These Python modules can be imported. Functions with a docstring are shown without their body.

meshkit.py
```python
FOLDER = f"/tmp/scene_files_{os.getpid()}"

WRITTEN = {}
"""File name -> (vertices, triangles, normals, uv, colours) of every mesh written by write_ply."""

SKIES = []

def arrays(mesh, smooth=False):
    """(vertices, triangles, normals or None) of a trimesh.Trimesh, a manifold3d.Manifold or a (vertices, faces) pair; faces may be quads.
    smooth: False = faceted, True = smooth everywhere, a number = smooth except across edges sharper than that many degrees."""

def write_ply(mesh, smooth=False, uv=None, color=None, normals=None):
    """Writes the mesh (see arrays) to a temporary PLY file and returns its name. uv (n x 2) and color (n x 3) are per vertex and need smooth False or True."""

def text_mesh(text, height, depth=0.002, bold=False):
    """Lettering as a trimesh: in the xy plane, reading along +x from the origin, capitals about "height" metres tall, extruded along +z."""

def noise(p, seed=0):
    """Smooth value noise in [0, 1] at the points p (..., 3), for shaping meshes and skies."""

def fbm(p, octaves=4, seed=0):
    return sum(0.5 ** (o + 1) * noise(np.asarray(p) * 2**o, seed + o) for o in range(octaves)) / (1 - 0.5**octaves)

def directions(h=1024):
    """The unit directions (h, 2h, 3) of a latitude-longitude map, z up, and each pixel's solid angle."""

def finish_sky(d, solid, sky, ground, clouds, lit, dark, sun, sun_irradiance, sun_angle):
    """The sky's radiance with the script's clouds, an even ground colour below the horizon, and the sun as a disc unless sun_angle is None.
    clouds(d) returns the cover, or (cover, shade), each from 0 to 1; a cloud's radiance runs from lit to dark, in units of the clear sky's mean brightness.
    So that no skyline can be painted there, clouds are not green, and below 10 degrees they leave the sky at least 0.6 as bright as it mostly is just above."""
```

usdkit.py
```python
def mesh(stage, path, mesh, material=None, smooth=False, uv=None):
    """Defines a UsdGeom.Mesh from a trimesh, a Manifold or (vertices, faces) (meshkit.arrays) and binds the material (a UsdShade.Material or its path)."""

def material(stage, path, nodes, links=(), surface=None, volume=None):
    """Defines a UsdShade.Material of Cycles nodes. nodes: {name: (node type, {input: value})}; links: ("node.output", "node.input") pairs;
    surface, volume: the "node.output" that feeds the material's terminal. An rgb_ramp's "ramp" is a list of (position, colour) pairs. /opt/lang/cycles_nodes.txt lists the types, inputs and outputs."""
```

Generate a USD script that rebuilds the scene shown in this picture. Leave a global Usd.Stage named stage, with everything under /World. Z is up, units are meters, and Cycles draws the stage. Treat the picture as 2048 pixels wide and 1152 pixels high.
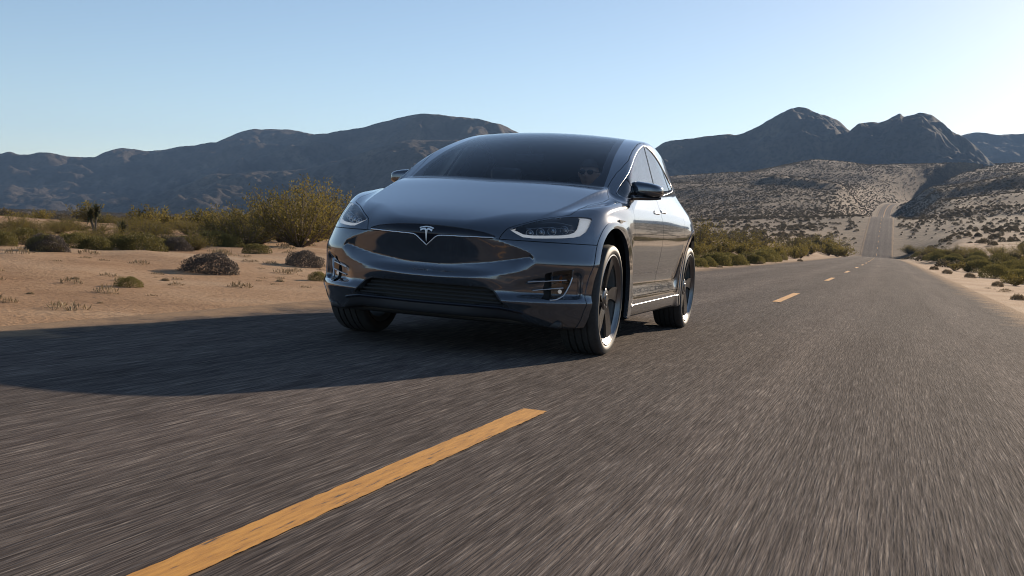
import math, random
import numpy as np, trimesh, usdkit, meshkit
from pxr import Usd, UsdGeom, UsdLux, UsdShade, Gf, Sdf, Vt
from scipy.interpolate import RectBivariateSpline, PchipInterpolator, RBFInterpolator, CubicSpline
from scipy.spatial import cKDTree
EXPOSURE = 0.72; SUNV = (-3.2, 1.0, 1.0); AIR = 0.8; DUST = 0.4; SKY = 0.085; SUNI = 1.2
STRX = 0.025; HAZE = 8.5e-5; HAZEG = 0.0; DASHY = 0.06; TINT = (1.06, 1.0, .93)

stage = Usd.Stage.CreateInMemory()
UsdGeom.SetStageUpAxis(stage, UsdGeom.Tokens.z)
UsdGeom.SetStageMetersPerUnit(stage, 1.0)
UsdGeom.Xform.Define(stage, '/World')
UsdGeom.Scope.Define(stage, '/World/Looks')

# ------------------------------------------------------------------ camera, sky, sun, exposure
EYE = np.array([7.414, 2.72, 0.814])
YAW, PITCH, ROLL = np.radians([198.35, -3.06, 3.91])
FPIX = 2270.16                                  # focal length, in pixels of a 2048 wide picture
FWD = np.array([math.cos(YAW) * math.cos(PITCH), math.sin(YAW) * math.cos(PITCH), math.sin(PITCH)])
_r = np.cross(FWD, [0, 0, 1]); _r /= np.linalg.norm(_r); _u = np.cross(_r, FWD)
RIGHT, UP = math.cos(ROLL) * _r + math.sin(ROLL) * _u, -math.sin(ROLL) * _r + math.cos(ROLL) * _u
cam = UsdGeom.Camera.Define(stage, '/World/camera')
cam.CreateHorizontalApertureAttr(36.0); cam.CreateVerticalApertureAttr(20.25)
cam.CreateFocalLengthAttr(36.0 * FPIX / 2048)
cam.CreateClippingRangeAttr(Gf.Vec2f(0.05, 30000))
cam.CreateExposureAttr(EXPOSURE)
cam.AddTransformOp().Set(Gf.Matrix4d(*[float(x) for row in ((*RIGHT, 0), (*UP, 0), (*-FWD, 0), (*EYE, 1)) for x in row]))

SUN = np.array(SUNV); SUN = SUN / np.linalg.norm(SUN)
dome = UsdLux.DomeLight.Define(stage, '/World/sky')
sky_mat = usdkit.material(stage, '/World/Looks/sky', {
    's': ('sky_texture', {'sky_type': 'single_scattering', 'sun_disc': False, 'sun_elevation': float(math.asin(SUN[2])), 'sun_rotation': float(math.atan2(SUN[0], SUN[1])),
                          'altitude': 900.0, 'air_density': AIR, 'aerosol_density': DUST, 'ozone_density': 1.6}),
    'w': ('mix', {'mix_type': 'multiply', 'fac': 1.0, 'color2': TINT}), 'b': ('background_shader', {'strength': SKY})}, [('s.color', 'w.color1'), ('w.color', 'b.color')], surface='b.background')
UsdShade.MaterialBindingAPI.Apply(dome.GetPrim()).Bind(sky_mat)
dome.GetPrim().SetCustomDataByKey('kind', 'structure')
sun = UsdLux.DistantLight.Define(stage, '/World/sun')
sun.CreateIntensityAttr(SUNI); sun.CreateAngleAttr(0.53); sun.CreateNormalizeAttr(True)
sun.CreateColorAttr(Gf.Vec3f(1.0, 0.83, 0.64))
_z = SUN; _x = np.cross([0, 0, 1], _z); _x /= np.linalg.norm(_x); _y = np.cross(_z, _x)
sun.AddTransformOp().Set(Gf.Matrix4d(*[float(x) for row in ((*_x, 0), (*_y, 0), (*_z, 0), (0, 0, 0, 1)) for x in row]))

# ------------------------------------------------------------------ small helpers
MAT, USED = {}, {}
def mat(name, nodes, links=(), surface=None, volume=None):
    MAT[name] = usdkit.material(stage, '/World/Looks/' + name, nodes, links, surface, volume)
    return MAT[name]
def plain(name, color, rough=0.5, metal=0.0, **k):
    return mat(name, {'p': ('principled_bsdf', {'base_color': color, 'roughness': rough, 'metallic': metal, **k})}, surface='p.BSDF')
def numbered(parent, name):
    k = USED.get((parent, name), 0); USED[parent, name] = k + 1
    return f'{parent}/{name}' + (f'_{k:03d}' if k else '')
def path_of(p):
    return '/World' if p is None else str(p.GetPath())
def tag(p, label=None, cat=None, group=None, kind=None):
    for k, v in (('label', label), ('category', cat), ('group', group), ('kind', kind)):
        if v: p.SetCustomDataByKey(k, v)
    return p
def obj(name, mesh, material, parent=None, smooth=False, normals=None):
    path = numbered(path_of(parent), name)
    m = usdkit.mesh(stage, path, mesh, MAT[material] if isinstance(material, str) else material, smooth)
    if normals is not None:
        m.CreateNormalsAttr(Vt.Vec3fArray.FromNumpy(np.asarray(normals, np.float32))); m.SetNormalsInterpolation('vertex')
    return m.GetPrim()
def thing(name, label=None, cat=None, loc=(0, 0, 0), rotz=0.0, scale=None, group=None, parent=None):
    x = UsdGeom.Xform.Define(stage, numbered(path_of(parent), name))
    if any(loc): x.AddTranslateOp().Set(Gf.Vec3d(*map(float, loc)))
    if rotz: x.AddRotateZOp().Set(float(math.degrees(rotz)))
    if scale is not None: x.AddScaleOp().Set(Gf.Vec3f(*map(float, np.broadcast_to(scale, 3))))
    return tag(x.GetPrim(), label, cat, group)
def cat_mesh(*ms):
    return trimesh.util.concatenate([trimesh.Trimesh(*m, process=False) if isinstance(m, tuple) else m for m in ms])
def grid_faces(a, b, flip=False):
    i = np.arange(a * b).reshape(a, b)
    q = np.stack([i[:-1, :-1], i[1:, :-1], i[1:, 1:], i[:-1, 1:]], -1).reshape(-1, 4)
    return q[:, ::-1] if flip else q
def sst(a, b, x):
    t = np.clip((np.asarray(x, float) - a) / (b - a), 0, 1); return t * t * (3 - 2 * t)
def gauss(x, s): return np.exp(-(x / s) ** 2)
def at(px, py, dist):
    """World point seen at a pixel (2048 wide) at a ground distance."""
    d = FWD + (px - 1024) / FPIX * RIGHT - (py - 576) / FPIX * UP
    return EYE + d * dist / math.hypot(d[0], d[1])

# ------------------------------------------------------------------ road line: plan and height
ROADC = CubicSpline([-1100, -900, -760, -640, -500, -390, -235, -120, -60, 0, 60, 300], [95, 17, -1.5, -3.4, -2.8, -1.6, -0.45, 0.75, 1.12, 1.2, 1.2, 1.2])
ROADZ = PchipInterpolator([-1100, -900, -790, -640, -560, -470, -410, -380, -340, -300, -272, -258, -245, -232, -190, -120, 0, 300], [48, 38.5, 33.5, 19.9, 15.4, 12.6, 12.6, 12.2, 8.6, 4.1, .55, -.9, -1.0, -.38, -.10, 0, 0, -1.0])
HALF = 3.58

# ------------------------------------------------------------------ terrain
CP = [(300, 436, 620), (0, 420, 620), (600, 437, 620), (-600, 400, 600), (150, 440, 250), (500, 452, 250), (0, 465, 60), (300, 470, 70), (600, 475, 80), (850, 450, 600), (1100, 450, 600), (850, 470, 150), (1150, 480, 150), (1250, 470, 250),
      (1400, 437, 420), (1560, 436, 410), (1700, 441, 400), (1400, 480, 150), (1550, 485, 170), (1650, 470, 250), (1300, 450, 420), (2040, 480, 150), (1900, 490, 150), (2040, 432, 400), (1900, 435, 400), (2300, 450, 350), (2300, 500, 120), (1850, 470, 220), (2040, 458, 240), (1400, 508, 70), (1550, 510, 90),
      (1340, 360, 900), (1440, 357, 930), (1540, 342, 980), (1630, 323, 1020), (1690, 328, 1020), (1740, 333, 1020), (1800, 330, 1050), (1880, 326, 1080), (1990, 330, 1080), (2048, 330, 1080), (2300, 345, 1000),
      (1535, 366, 720), (1600, 374, 690), (1690, 385, 650), (1780, 398, 640), (1560, 368, 800), (1620, 372, 800), (1700, 372, 790), (1400, 385, 690), (1600, 400, 560), (1700, 412, 530), (1480, 410, 550),
      (1850, 404, 690), (1930, 378, 650), (2048, 344, 600), (1900, 400, 560), (2040, 385, 500), (1960, 372, 760), (2048, 352, 720), (1860, 375, 850)]
P3 = np.array([at(*c) for c in CP])
near = [(x, y, 0.0) for x in (60, 20, 0, -25, -60) for y in (-28, -9, 12, 30)] + [(-100, -14, 0.0), (-100, 18, .2), (-160, 16, .4), (-160, -12, 0.1), (40, -90, -1.0), (80, 80, 0.5)]
far = [(900 * math.cos(a), 900 * math.sin(a), 6 + 4 * math.sin(3 * a)) for a in np.radians([-75, -40, 0, 40])] + [(1100 * math.cos(a), 1100 * math.sin(a), z) for a, z in ((np.radians(75), 40), (np.radians(105), 70), (np.radians(130), 85))] \
    + [(380 * math.cos(a), 380 * math.sin(a), z) for a, z in ((np.radians(75), 10), (np.radians(105), 16), (np.radians(130), 20), (np.radians(20), 0), (np.radians(-60), -2))] \
    + [(900 * math.cos(a), 900 * math.sin(a), -9) for a in np.radians([240, 260])]
LEFT = [at(px, py, d) for d in (1000, 1500, 2200) for px, py in ((-600, 402), (0, 421), (300, 437), (600, 439), (850, 447), (1100, 455))]
ALLP = np.vstack([P3, near, far, LEFT])
RBF = RBFInterpolator(ALLP[:, :2] / 100, ALLP[:, 2], kernel='linear', smoothing=0.02)
BANK = (at(1525, 364, 735)[:2], at(1840, 404, 640)[:2])
def terrain_z(x, y, fine=True):
    x, y = np.asarray(x, float), np.asarray(y, float)
    sh = x.shape
    z = RBF(np.stack([x.ravel(), y.ravel()], 1) / 100).reshape(sh)
    r = np.hypot(x - EYE[0], y - EYE[1])
    p = np.stack([x, y, 0 * x], -1)
    z = z + (meshkit.fbm(p / 160 + 7, 3, 3) - .5) * 14 * sst(350, 800, r) * sst(12, 40, z)
    z = z + (meshkit.fbm(p / 38 + 3, 3, 5) - .5) * (2.2 * sst(90, 420, r) * sst(-3, 10, z) + .35 * sst(8, 40, np.abs(y - 1.2)))
    A, B = BANK                                                     # an old road bank that crosses the hill
    u = (B - A) / np.hypot(*(B - A)); s = (x - A[0]) * u[0] + (y - A[1]) * u[1]; q = (x - A[0]) * -u[1] + (y - A[1]) * u[0]
    z = z + 3.8 * gauss(q + 6 * np.sin(s / 60), 10) * sst(-40, 20, s) * sst(np.hypot(*(B - A)) + 20, np.hypot(*(B - A)) - 60, s)
    if fine:
        z = z + (meshkit.fbm(p / 3.1, 3, 9) - .5) * .16 * sst(4.2, 9, np.abs(y - 1.2))
        z = z + (meshkit.fbm(p / .7, 2, 11) - .5) * .05 * sst(3.7, 5, np.abs(y - 1.2))
    # the road bench
    xc = np.clip(x, -1100, 300)
    d = np.abs(y - ROADC(xc)); zr = ROADZ(xc)
    flat = sst(4.4, 9.0 + 18 * sst(100, 400, r), d)
    zb = zr - 0.035 - .035 * sst(3.6, 6.5, d)
    return np.where(x > -1050, zb * (1 - flat) + z * flat, z)
az_view = np.radians(np.concatenate([np.linspace(168, 230, 700)]))
az_rest = np.radians(np.concatenate([np.linspace(231, 527, 150)]))
AZ = np.concatenate([az_view, az_rest, [az_view[0] + 2 * math.pi]])
RR = np.concatenate([[0.0, 1.0], np.geomspace(1.8, 1500, 330), [1900, 2600, 3600, 5200, 8000, 12000]])
gx = EYE[0] + RR[:, None] * np.cos(AZ); gy = EYE[1] + RR[:, None] * np.sin(AZ)
gz = terrain_z(gx, gy)
fade = sst(1250, 1900, RR)[:, None]
gz = gz * (1 - fade) + fade * np.minimum(gz, -10)
ground_prim = obj('desert_ground', (np.stack([gx, gy, gz], -1).reshape(-1, 3), grid_faces(len(RR), len(AZ))), None, smooth=True)
UsdGeom.PrimvarsAPI(ground_prim).CreatePrimvar('scrubby', Sdf.ValueTypeNames.FloatArray, 'vertex').Set(Vt.FloatArray.FromNumpy((sst(25, 360, RR)[:, None] + 0 * gx).astype(np.float32).ravel())); tag(ground_prim, 'sandy desert ground with pale scrub sloping up to low tan hills', 'ground', kind='structure')

# ------------------------------------------------------------------ mountains: skyline (pixels), distance, depth of the near flank
def mountain(name, label, sky, D, depth, base_py, seed, spur=0.30, wl=420.0, ncol=420, nrow=150, rough=1.0, mat_='mountain_rock'):
    sky = np.array(sky, float)
    xs = np.linspace(sky[0, 0], sky[-1, 0], ncol)
    ys = PchipInterpolator(sky[:, 0], sky[:, 1])(xs)
    ys = ys + (meshkit.fbm(np.stack([xs / 30, 0 * xs + seed, 0 * xs], -1), 5, seed) - .5) * 9 * (rough - .55)
    by = np.interp(xs, [b[0] for b in base_py], [b[1] for b in base_py])
    crest = np.array([at(x, y, D) for x, y in zip(xs, ys)])
    dirs = (crest[:, :2] - EYE[:2]) / D
    base = np.array([at(x, y, D - depth)[2] for x, y in zip(xs, by)]) - 12
    t = np.concatenate([np.linspace(-.5, -.02, 12), np.linspace(0, 1, nrow) ** .9])
    r = D - depth * t[:, None] + 0 * xs
    X = EYE[0] + r * dirs[:, 0]; Y = EYE[1] + r * dirs[:, 1]
    p = np.stack([X, Y, 0 * X + seed * 13.7], -1)
    warp = np.stack([meshkit.fbm(p / wl / 1.3 + 5, 3, seed), meshkit.fbm(p / wl / 1.3 + 9, 3, seed + 1), 0 * X], -1) - .5
    q = p / wl + warp * .9
    rid = sum(.5 ** k * (1 - np.abs(2 * meshkit.noise(q * 2 ** k, seed + 20 + k) - 1)) ** 1.5 for k in range(5)) / 1.9
    tt = np.clip(t, 0, 1)[:, None]
    h = (1 - tt) ** 1.25
    amp = spur * np.clip(tt * 5, 0, 1) * (1 - tt) ** .6
    g = h + amp * (rid - .62) * 2.1
    g = np.where(t[:, None] < 0, 1 + 1.4 * t[:, None], g)
    top = crest[:, 2]
    Z = base + (top - base) * g
    small = (meshkit.fbm(p / 130 + 4, 4, seed + 60) - .5) * 70 * rough * np.clip(tt * 3, 0, 1) + (meshkit.fbm(p / 45, 4, seed + 40) - .5) * 26 * rough + (meshkit.fbm(p / 9, 2, seed + 50) - .5) * 5 * rough
    Z = Z + small * np.where(t[:, None] < 0, .3, .25 + 1.05 * np.clip(tt * 8, 0, 1)) * np.clip((1 - tt) * 6, 0, 1)
    # nothing of the flank may stand above the crest as the camera sees it
    lim = EYE[2] + (top - EYE[2]) / D * r
    Z = np.where(t[:, None] > 0.0, np.minimum(Z, lim - .5 * tt), Z)
    pr = obj(name, (np.stack([X, Y, Z], -1).reshape(-1, 3), grid_faces(len(t), ncol, True)), mat_, smooth=True)
    return tag(pr, label, 'mountain', kind='structure')

mat('mountain_rock', {
    'g': ('geometry', {}), 'm1': ('mapping', {'scale': (.012, .012, .012)}), 'n1': ('noise_texture', {'scale': 1.0, 'detail': 6.0, 'roughness': .65}),
    'r1': ('rgb_ramp', {'ramp': [(0.3, (.042, .036, .036)), (.5, (.066, .055, .050)), (.7, (.125, .097, .076))]}),
    'v': ('noise_texture', {'scale': .16, 'detail': 3.0, 'roughness': .7}), 'r2': ('rgb_ramp', {'ramp': [(.48, (1, 1, 1)), (.60, (.36, .37, .30))]}),
    'x': ('mix', {'mix_type': 'multiply', 'fac': .85}), 'b': ('bump', {'strength': .8, 'distance': 4.0}), 'n3': ('noise_texture', {'scale': .07, 'detail': 7.0, 'roughness': .7}),
    'p': ('principled_bsdf', {'roughness': .95, 'specular_ior_level': .1})},
    [('g.position', 'm1.vector'), ('m1.vector', 'n1.vector'), ('n1.fac', 'r1.fac'), ('g.position', 'v.vector'), ('v.fac', 'r2.fac'), ('r1.color', 'x.color1'), ('r2.color', 'x.color2'), ('x.color', 'p.base_color'),
     ('g.position', 'n3.vector'), ('n3.fac', 'b.height'), ('b.normal', 'p.normal')], surface='p.BSDF')
SK1 = [(-420, 330), (-250, 300), (-120, 318), (0, 308), (20, 303), (40, 310), (90, 305), (130, 312), (185, 315), (215, 303), (255, 295), (285, 300), (300, 302), (370, 293), (430, 283), (480, 264), (520, 258), (560, 258), (600, 262), (632, 270), (700, 300), (800, 330)]
mountain('mountain', 'long rounded brown mountain ridge along the left skyline', SK1, 2500, 900, [(-420, 405), (0, 419), (300, 436), (800, 445)], 3, spur=.36, wl=330)
SK2 = [(430, 330), (520, 305), (600, 280), (632, 269), (700, 260), (760, 245), (800, 235), (850, 227), (880, 230), (950, 237), (980, 245), (1005, 250), (1028, 262), (1090, 285), (1180, 330), (1280, 380)]
mountain('mountain', 'tall bluish mountain whose summit stands just left of the car roof', SK2, 2300, 850, [(430, 436), (700, 440), (1280, 450)], 8, spur=.34, wl=380)
SK3 = [(200, 425), (300, 395), (360, 372), (430, 350), (520, 345), (600, 338), (690, 318), (760, 292), (830, 280), (905, 281), (980, 300), (1080, 340), (1200, 390)]
mountain('mountain', 'lower shaded foothill in front of the tall left mountain', SK3, 1750, 560, [(200, 430), (300, 437), (700, 440), (1280, 450)], 15, spur=.30, wl=240, ncol=380)
SK4 = [(1180, 330), (1260, 312), (1308, 298), (1330, 285), (1345, 281), (1400, 275), (1450, 270), (1480, 271), (1500, 262), (1530, 245), (1560, 230), (1588, 216), (1600, 213), (1612, 215), (1625, 222), (1660, 235), (1675, 243), (1697, 262), (1730, 290), (1790, 320), (1900, 350)]
mountain('mountain', 'steep dark rocky peak left of the far road, with a pointed summit', SK4, 2300, 800, [(1180, 400), (1340, 372), (1900, 372)], 23, spur=.40, wl=300, rough=1.3)
SK5 = [(1560, 330), (1640, 290), (1697, 263), (1720, 247), (1760, 243), (1790, 231), (1800, 227), (1808, 233), (1822, 229), (1840, 224), (1860, 227), (1880, 240), (1905, 262), (1925, 274), (1950, 292), (1985, 325), (2020, 345), (2080, 365)]
mountain('mountain', 'dark rocky double peak above the far road on the right', SK5, 2000, 620, [(1560, 372), (2080, 372)], 31, spur=.40, wl=260, rough=1.3)
SK6 = [(1800, 300), (1900, 277), (1925, 271), (1960, 265), (2000, 270), (2048, 266), (2150, 250), (2260, 270), (2400, 300)]
mountain('mountain', 'flat-topped far ridge at the right edge of the skyline', SK6, 3200, 900, [(1800, 345), (2400, 360)], 37, spur=.32, wl=380)
# ------------------------------------------------------------------ ground material
def look(p, m): UsdShade.MaterialBindingAPI.Apply(p).Bind(MAT[m])
mat('sand', {
    'g': ('geometry', {}), 'n1': ('noise_texture', {'scale': .35, 'detail': 5.0, 'roughness': .6}), 'n2': ('noise_texture', {'scale': 17.0, 'detail': 5.0, 'roughness': .65}),
    'r1': ('rgb_ramp', {'ramp': [(.32, (.29, .165, .085)), (.5, (.40, .245, .135)), (.68, (.47, .325, .205))]}),
    'r2': ('rgb_ramp', {'ramp': [(.30, (.45, .42, .38)), (.5, (1, 1, 1)), (.75, (1.1, 1.1, 1.1))]}),
    'x': ('mix', {'mix_type': 'multiply', 'fac': .8}),
    'sc': ('attribute', {'attribute': 'scrubby'}), 'n5': ('noise_texture', {'scale': .45, 'detail': 6.0, 'roughness': .75}), 'r5': ('rgb_ramp', {'ramp': [(.38, (.185, .123, .077)), (.5, (.132, .088, .056)), (.62, (.082, .058, .038))]}), 'x5': ('mix', {}),
    'v': ('voronoi_texture', {'scale': 22.0}), 'rv': ('rgb_ramp', {'ramp': [(0, (1, 1, 1)), (.25, (.3, .3, .3)), (.5, (0, 0, 0))]}),
    'ad': ('math', {'math_type': 'multiply_add', 'value2': .35}),
    'b': ('bump', {'strength': .45, 'distance': .03}),
    'p': ('principled_bsdf', {'roughness': .95, 'specular_ior_level': .15})},
    [('g.position', 'n1.vector'), ('g.position', 'n2.vector'), ('n1.fac', 'r1.fac'), ('n2.fac', 'r2.fac'), ('r1.color', 'x.color1'), ('r2.color', 'x.color2'), ('x.color', 'x5.color1'), ('g.position', 'n5.vector'), ('n5.fac', 'r5.fac'), ('r5.color', 'x5.color2'), ('sc.fac', 'x5.fac'), ('x5.color', 'p.base_color'),
     ('g.position', 'v.vector'), ('v.distance', 'rv.fac'), ('rv.color', 'ad.value1'), ('n2.fac', 'ad.value3'), ('ad.value', 'b.height'), ('b.normal', 'p.normal')], surface='p.BSDF')
look(ground_prim, 'sand')

# ------------------------------------------------------------------ road
mat('asphalt', {
    'g': ('geometry', {}), 'e': ('attribute', {'attribute': 'edge'}), 'tk': ('attribute', {'attribute': 'track'}),
    'ms': ('mapping', {'scale': (STRX, 1.0, 1.0)}), 'ml': ('mapping', {'scale': (.06, 1.0, 1.0)}), 'mb': ('mapping', {'scale': (STRX * 2, 1.0, 1.0)}),
    'v': ('voronoi_texture', {'scale': 120.0}), 'n1': ('noise_texture', {'scale': 130.0, 'detail': 3.0, 'roughness': .7}), 'nc': ('noise_texture', {'scale': 34.0, 'detail': 3.0, 'roughness': .6}),
    'n2': ('noise_texture', {'scale': 2.2, 'detail': 5.0, 'roughness': .65}), 'n4': ('noise_texture', {'scale': 1.6, 'detail': 6.0, 'roughness': .7}),
    'r1': ('rgb_ramp', {'ramp': [(.28, (.042, .034, .031)), (.45, (.095, .079, .071)), (.58, (.165, .139, .123)), (.70, (.34, .29, .245))]}),
    'rc': ('rgb_ramp', {'ramp': [(.3, (.74, .72, .72)), (.5, (1, 1, 1)), (.68, (1.26, 1.24, 1.2))]}),
    'r2': ('rgb_ramp', {'ramp': [(.3, (.72, .70, .71)), (.5, (1, 1, 1)), (.7, (1.25, 1.23, 1.2))]}),
    'x0': ('mix', {'mix_type': 'multiply', 'fac': 1.0}), 'x': ('mix', {'mix_type': 'multiply', 'fac': .9}), 'xt': ('mix', {'mix_type': 'multiply', 'color2': (1.28, 1.26, 1.24)}),
    'ed': ('math', {'math_type': 'add'}), 're': ('rgb_ramp', {'ramp': [(.72, (0, 0, 0)), (1.0, (1, 1, 1))]}), 'xs': ('mix', {'color2': (.36, .245, .155)}),
    'ad': ('math', {'math_type': 'multiply_add', 'value2': -.6}),
    'b': ('bump', {'strength': 1.0, 'distance': .006}),
    'p': ('principled_bsdf', {'roughness': .95, 'specular_ior_level': .03})},
    [('g.position', 'ms.vector'), ('g.position', 'ml.vector'), ('g.position', 'mb.vector'), ('mb.vector', 'v.vector'), ('ms.vector', 'n1.vector'), ('ms.vector', 'nc.vector'), ('ml.vector', 'n2.vector'), ('g.position', 'n4.vector'),
     ('n1.fac', 'r1.fac'), ('nc.fac', 'rc.fac'), ('n2.fac', 'r2.fac'), ('r1.color', 'x0.color1'), ('rc.color', 'x0.color2'),
     ('x0.color', 'x.color1'), ('r2.color', 'x.color2'), ('x.color', 'xt.color1'), ('tk.fac', 'xt.fac'), ('e.fac', 'ed.value1'), ('n4.fac', 'ed.value2'), ('ed.value', 're.fac'), ('re.color', 'xs.fac'), ('xt.color', 'xs.color1'),
     ('xs.color', 'p.base_color'), ('v.distance', 'ad.value1'), ('n1.fac', 'ad.value3'), ('ad.value', 'b.height'), ('b.normal', 'p.normal')], surface='p.BSDF')
mat('yellow_paint', {
    'g': ('geometry', {}), 'ms': ('mapping', {'scale': (.09, 1.0, 1.0)}), 'n': ('noise_texture', {'scale': 60.0, 'detail': 4.0, 'roughness': .7}),
    'r': ('rgb_ramp', {'ramp': [(.30, (.07, .058, .05)), (.34, (.12, .085, .055)), (.39, (.50, .23, .05)), (.6, (.68, .33, .07))]}), 'b': ('bump', {'strength': .5, 'distance': .004}),
    'p': ('principled_bsdf', {'roughness': .7, 'specular_ior_level': .3})},
    [('g.position', 'ms.vector'), ('ms.vector', 'n.vector'), ('n.fac', 'r.fac'), ('r.color', 'p.base_color'), ('n.fac', 'b.height'), ('b.normal', 'p.normal')], surface='p.BSDF')
road = thing('road', 'straight two lane grey asphalt road running to the hills', 'road'); tag(road, kind='structure')
def ribbon(x0, x1, n, ys, lift, rag=0.0, seed=1, jit=0.0):
    xs = np.linspace(x0, x1, n)
    t = np.gradient(ROADC(xs), xs); nx, ny = -t / np.hypot(1, t), 1 / np.hypot(1, t)
    off = np.tile(np.asarray(ys, float), (n, 1))
    if rag:
        for c in (0, -1):
            e = meshkit.fbm(np.stack([xs / .9, 0 * xs + c * 9 + 2, 0 * xs], -1), 4, seed) - .5
            off[:, c] += np.sign(ys[c]) * rag * e
    if jit:
        for c in (0, -1): off[:, c] += jit * (meshkit.fbm(np.stack([xs / .06, 0 * xs + c * 9 + 5, 0 * xs], -1), 3, 9) - .5)
    X = xs[:, None] + off * nx[:, None]; Y = ROADC(xs)[:, None] + off * ny[:, None]
    crown = -.05 * (np.abs(off) / HALF) ** 2 * 0
    Z = ROADZ(np.clip(xs, -1100, 300))[:, None] + crown + lift
    Z[:, 0] -= .03 * bool(rag); Z[:, -1] -= .03 * bool(rag)
    return np.stack([X, Y, Z], -1).reshape(-1, 3), grid_faces(n, len(ys), x1 > x0)
YS = [-HALF - .05, -HALF, -3.4, -3.1, -2.7, -2.4, -2.05, -1.7, -1.3, -.9, -.5, 0, .5, .9, 1.3, 1.7, 2.05, 2.4, 2.7, 3.1, 3.4, HALF, HALF + .05]
v1, f1 = ribbon(60, -1090, 2600, YS, 0.0, rag=.22)
pv = obj('pavement', (v1, f1), 'asphalt', road, smooth=True)
ya = np.abs(np.array(YS))
for nm, val in (('edge', np.clip((ya - 2.75) / .9, 0, 1) * .62), ('track', gauss(ya - .95, .32) + gauss(ya - 2.45, .32))):
    UsdGeom.PrimvarsAPI(pv).CreatePrimvar(nm, Sdf.ValueTypeNames.FloatArray, 'vertex').Set(Vt.FloatArray.FromNumpy(np.tile(val, 2600).astype(np.float32)))
k = 0
starts = [(6.4, 2.56), (-9.25, -13.0)] + [(-22.4 - 12.9 * j, -26.1 - 12.9 * j) for j in range(0, 44)]
for a, b in starts:
    if -262 < b < -245 or b < -590: continue
    obj('centre_dash', ribbon(a, b, 200 if a > -14 else 8, [-.056 + DASHY * (a > 0), .056 + DASHY * (a > 0)], .004, jit=.009), 'yellow_paint', road)
for s in (-.14, .14):
    obj('centre_line', ribbon(-625, -1000, 200, [s - .07, s + .07], .02), 'yellow_paint', road)
# ------------------------------------------------------------------ the car: its skin as three smooth height fields (from above, from the side, from the front) blended together
WB, ZA, RT = 2.965, 0.372, 0.372
def smax(a, b, k):
    h = np.clip(.5 + .5 * (a - b) / k, 0, 1); return b * (1 - h) + a * h + k * h * (1 - h)
ux, uy, uz = np.linspace(-4.5, 1.25, 460), np.linspace(0, 1.15, 140), np.linspace(0, 1.8, 180)
def crv(pts): 
    p = np.array(sorted(pts), float); return PchipInterpolator(p[:, 0], p[:, 1], extrapolate=True)
def spl(pts):
    p = np.array(sorted(pts), float); return CubicSpline(p[:, 0], p[:, 1], bc_type='natural')
hood_c = spl([(1.25, .60), (1.05, .735), (.94, .803), (.85, .843), (.7, .894), (.5, .950), (.3, 1.003), (.1, 1.056), (-.1, 1.109), (-.3, 1.155), (-.6, 1.19), (-4.5, .6)])
fend_c = spl([(1.25, .66), (1.0, .775), (.85, .832), (.7, .878), (.5, .922), (.3, .958), (.1, .988), (-.1, 1.015), (-.3, 1.04), (-.6, 1.05), (-4.5, 1.0)])
crease = spl([(1.25, .34), (.95, .43), (.85, .50), (.7, .575), (.5, .645), (.3, .69), (.1, .72), (-.1, .745), (-.3, .77), (-.6, .79), (-4.5, .8)])
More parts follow.
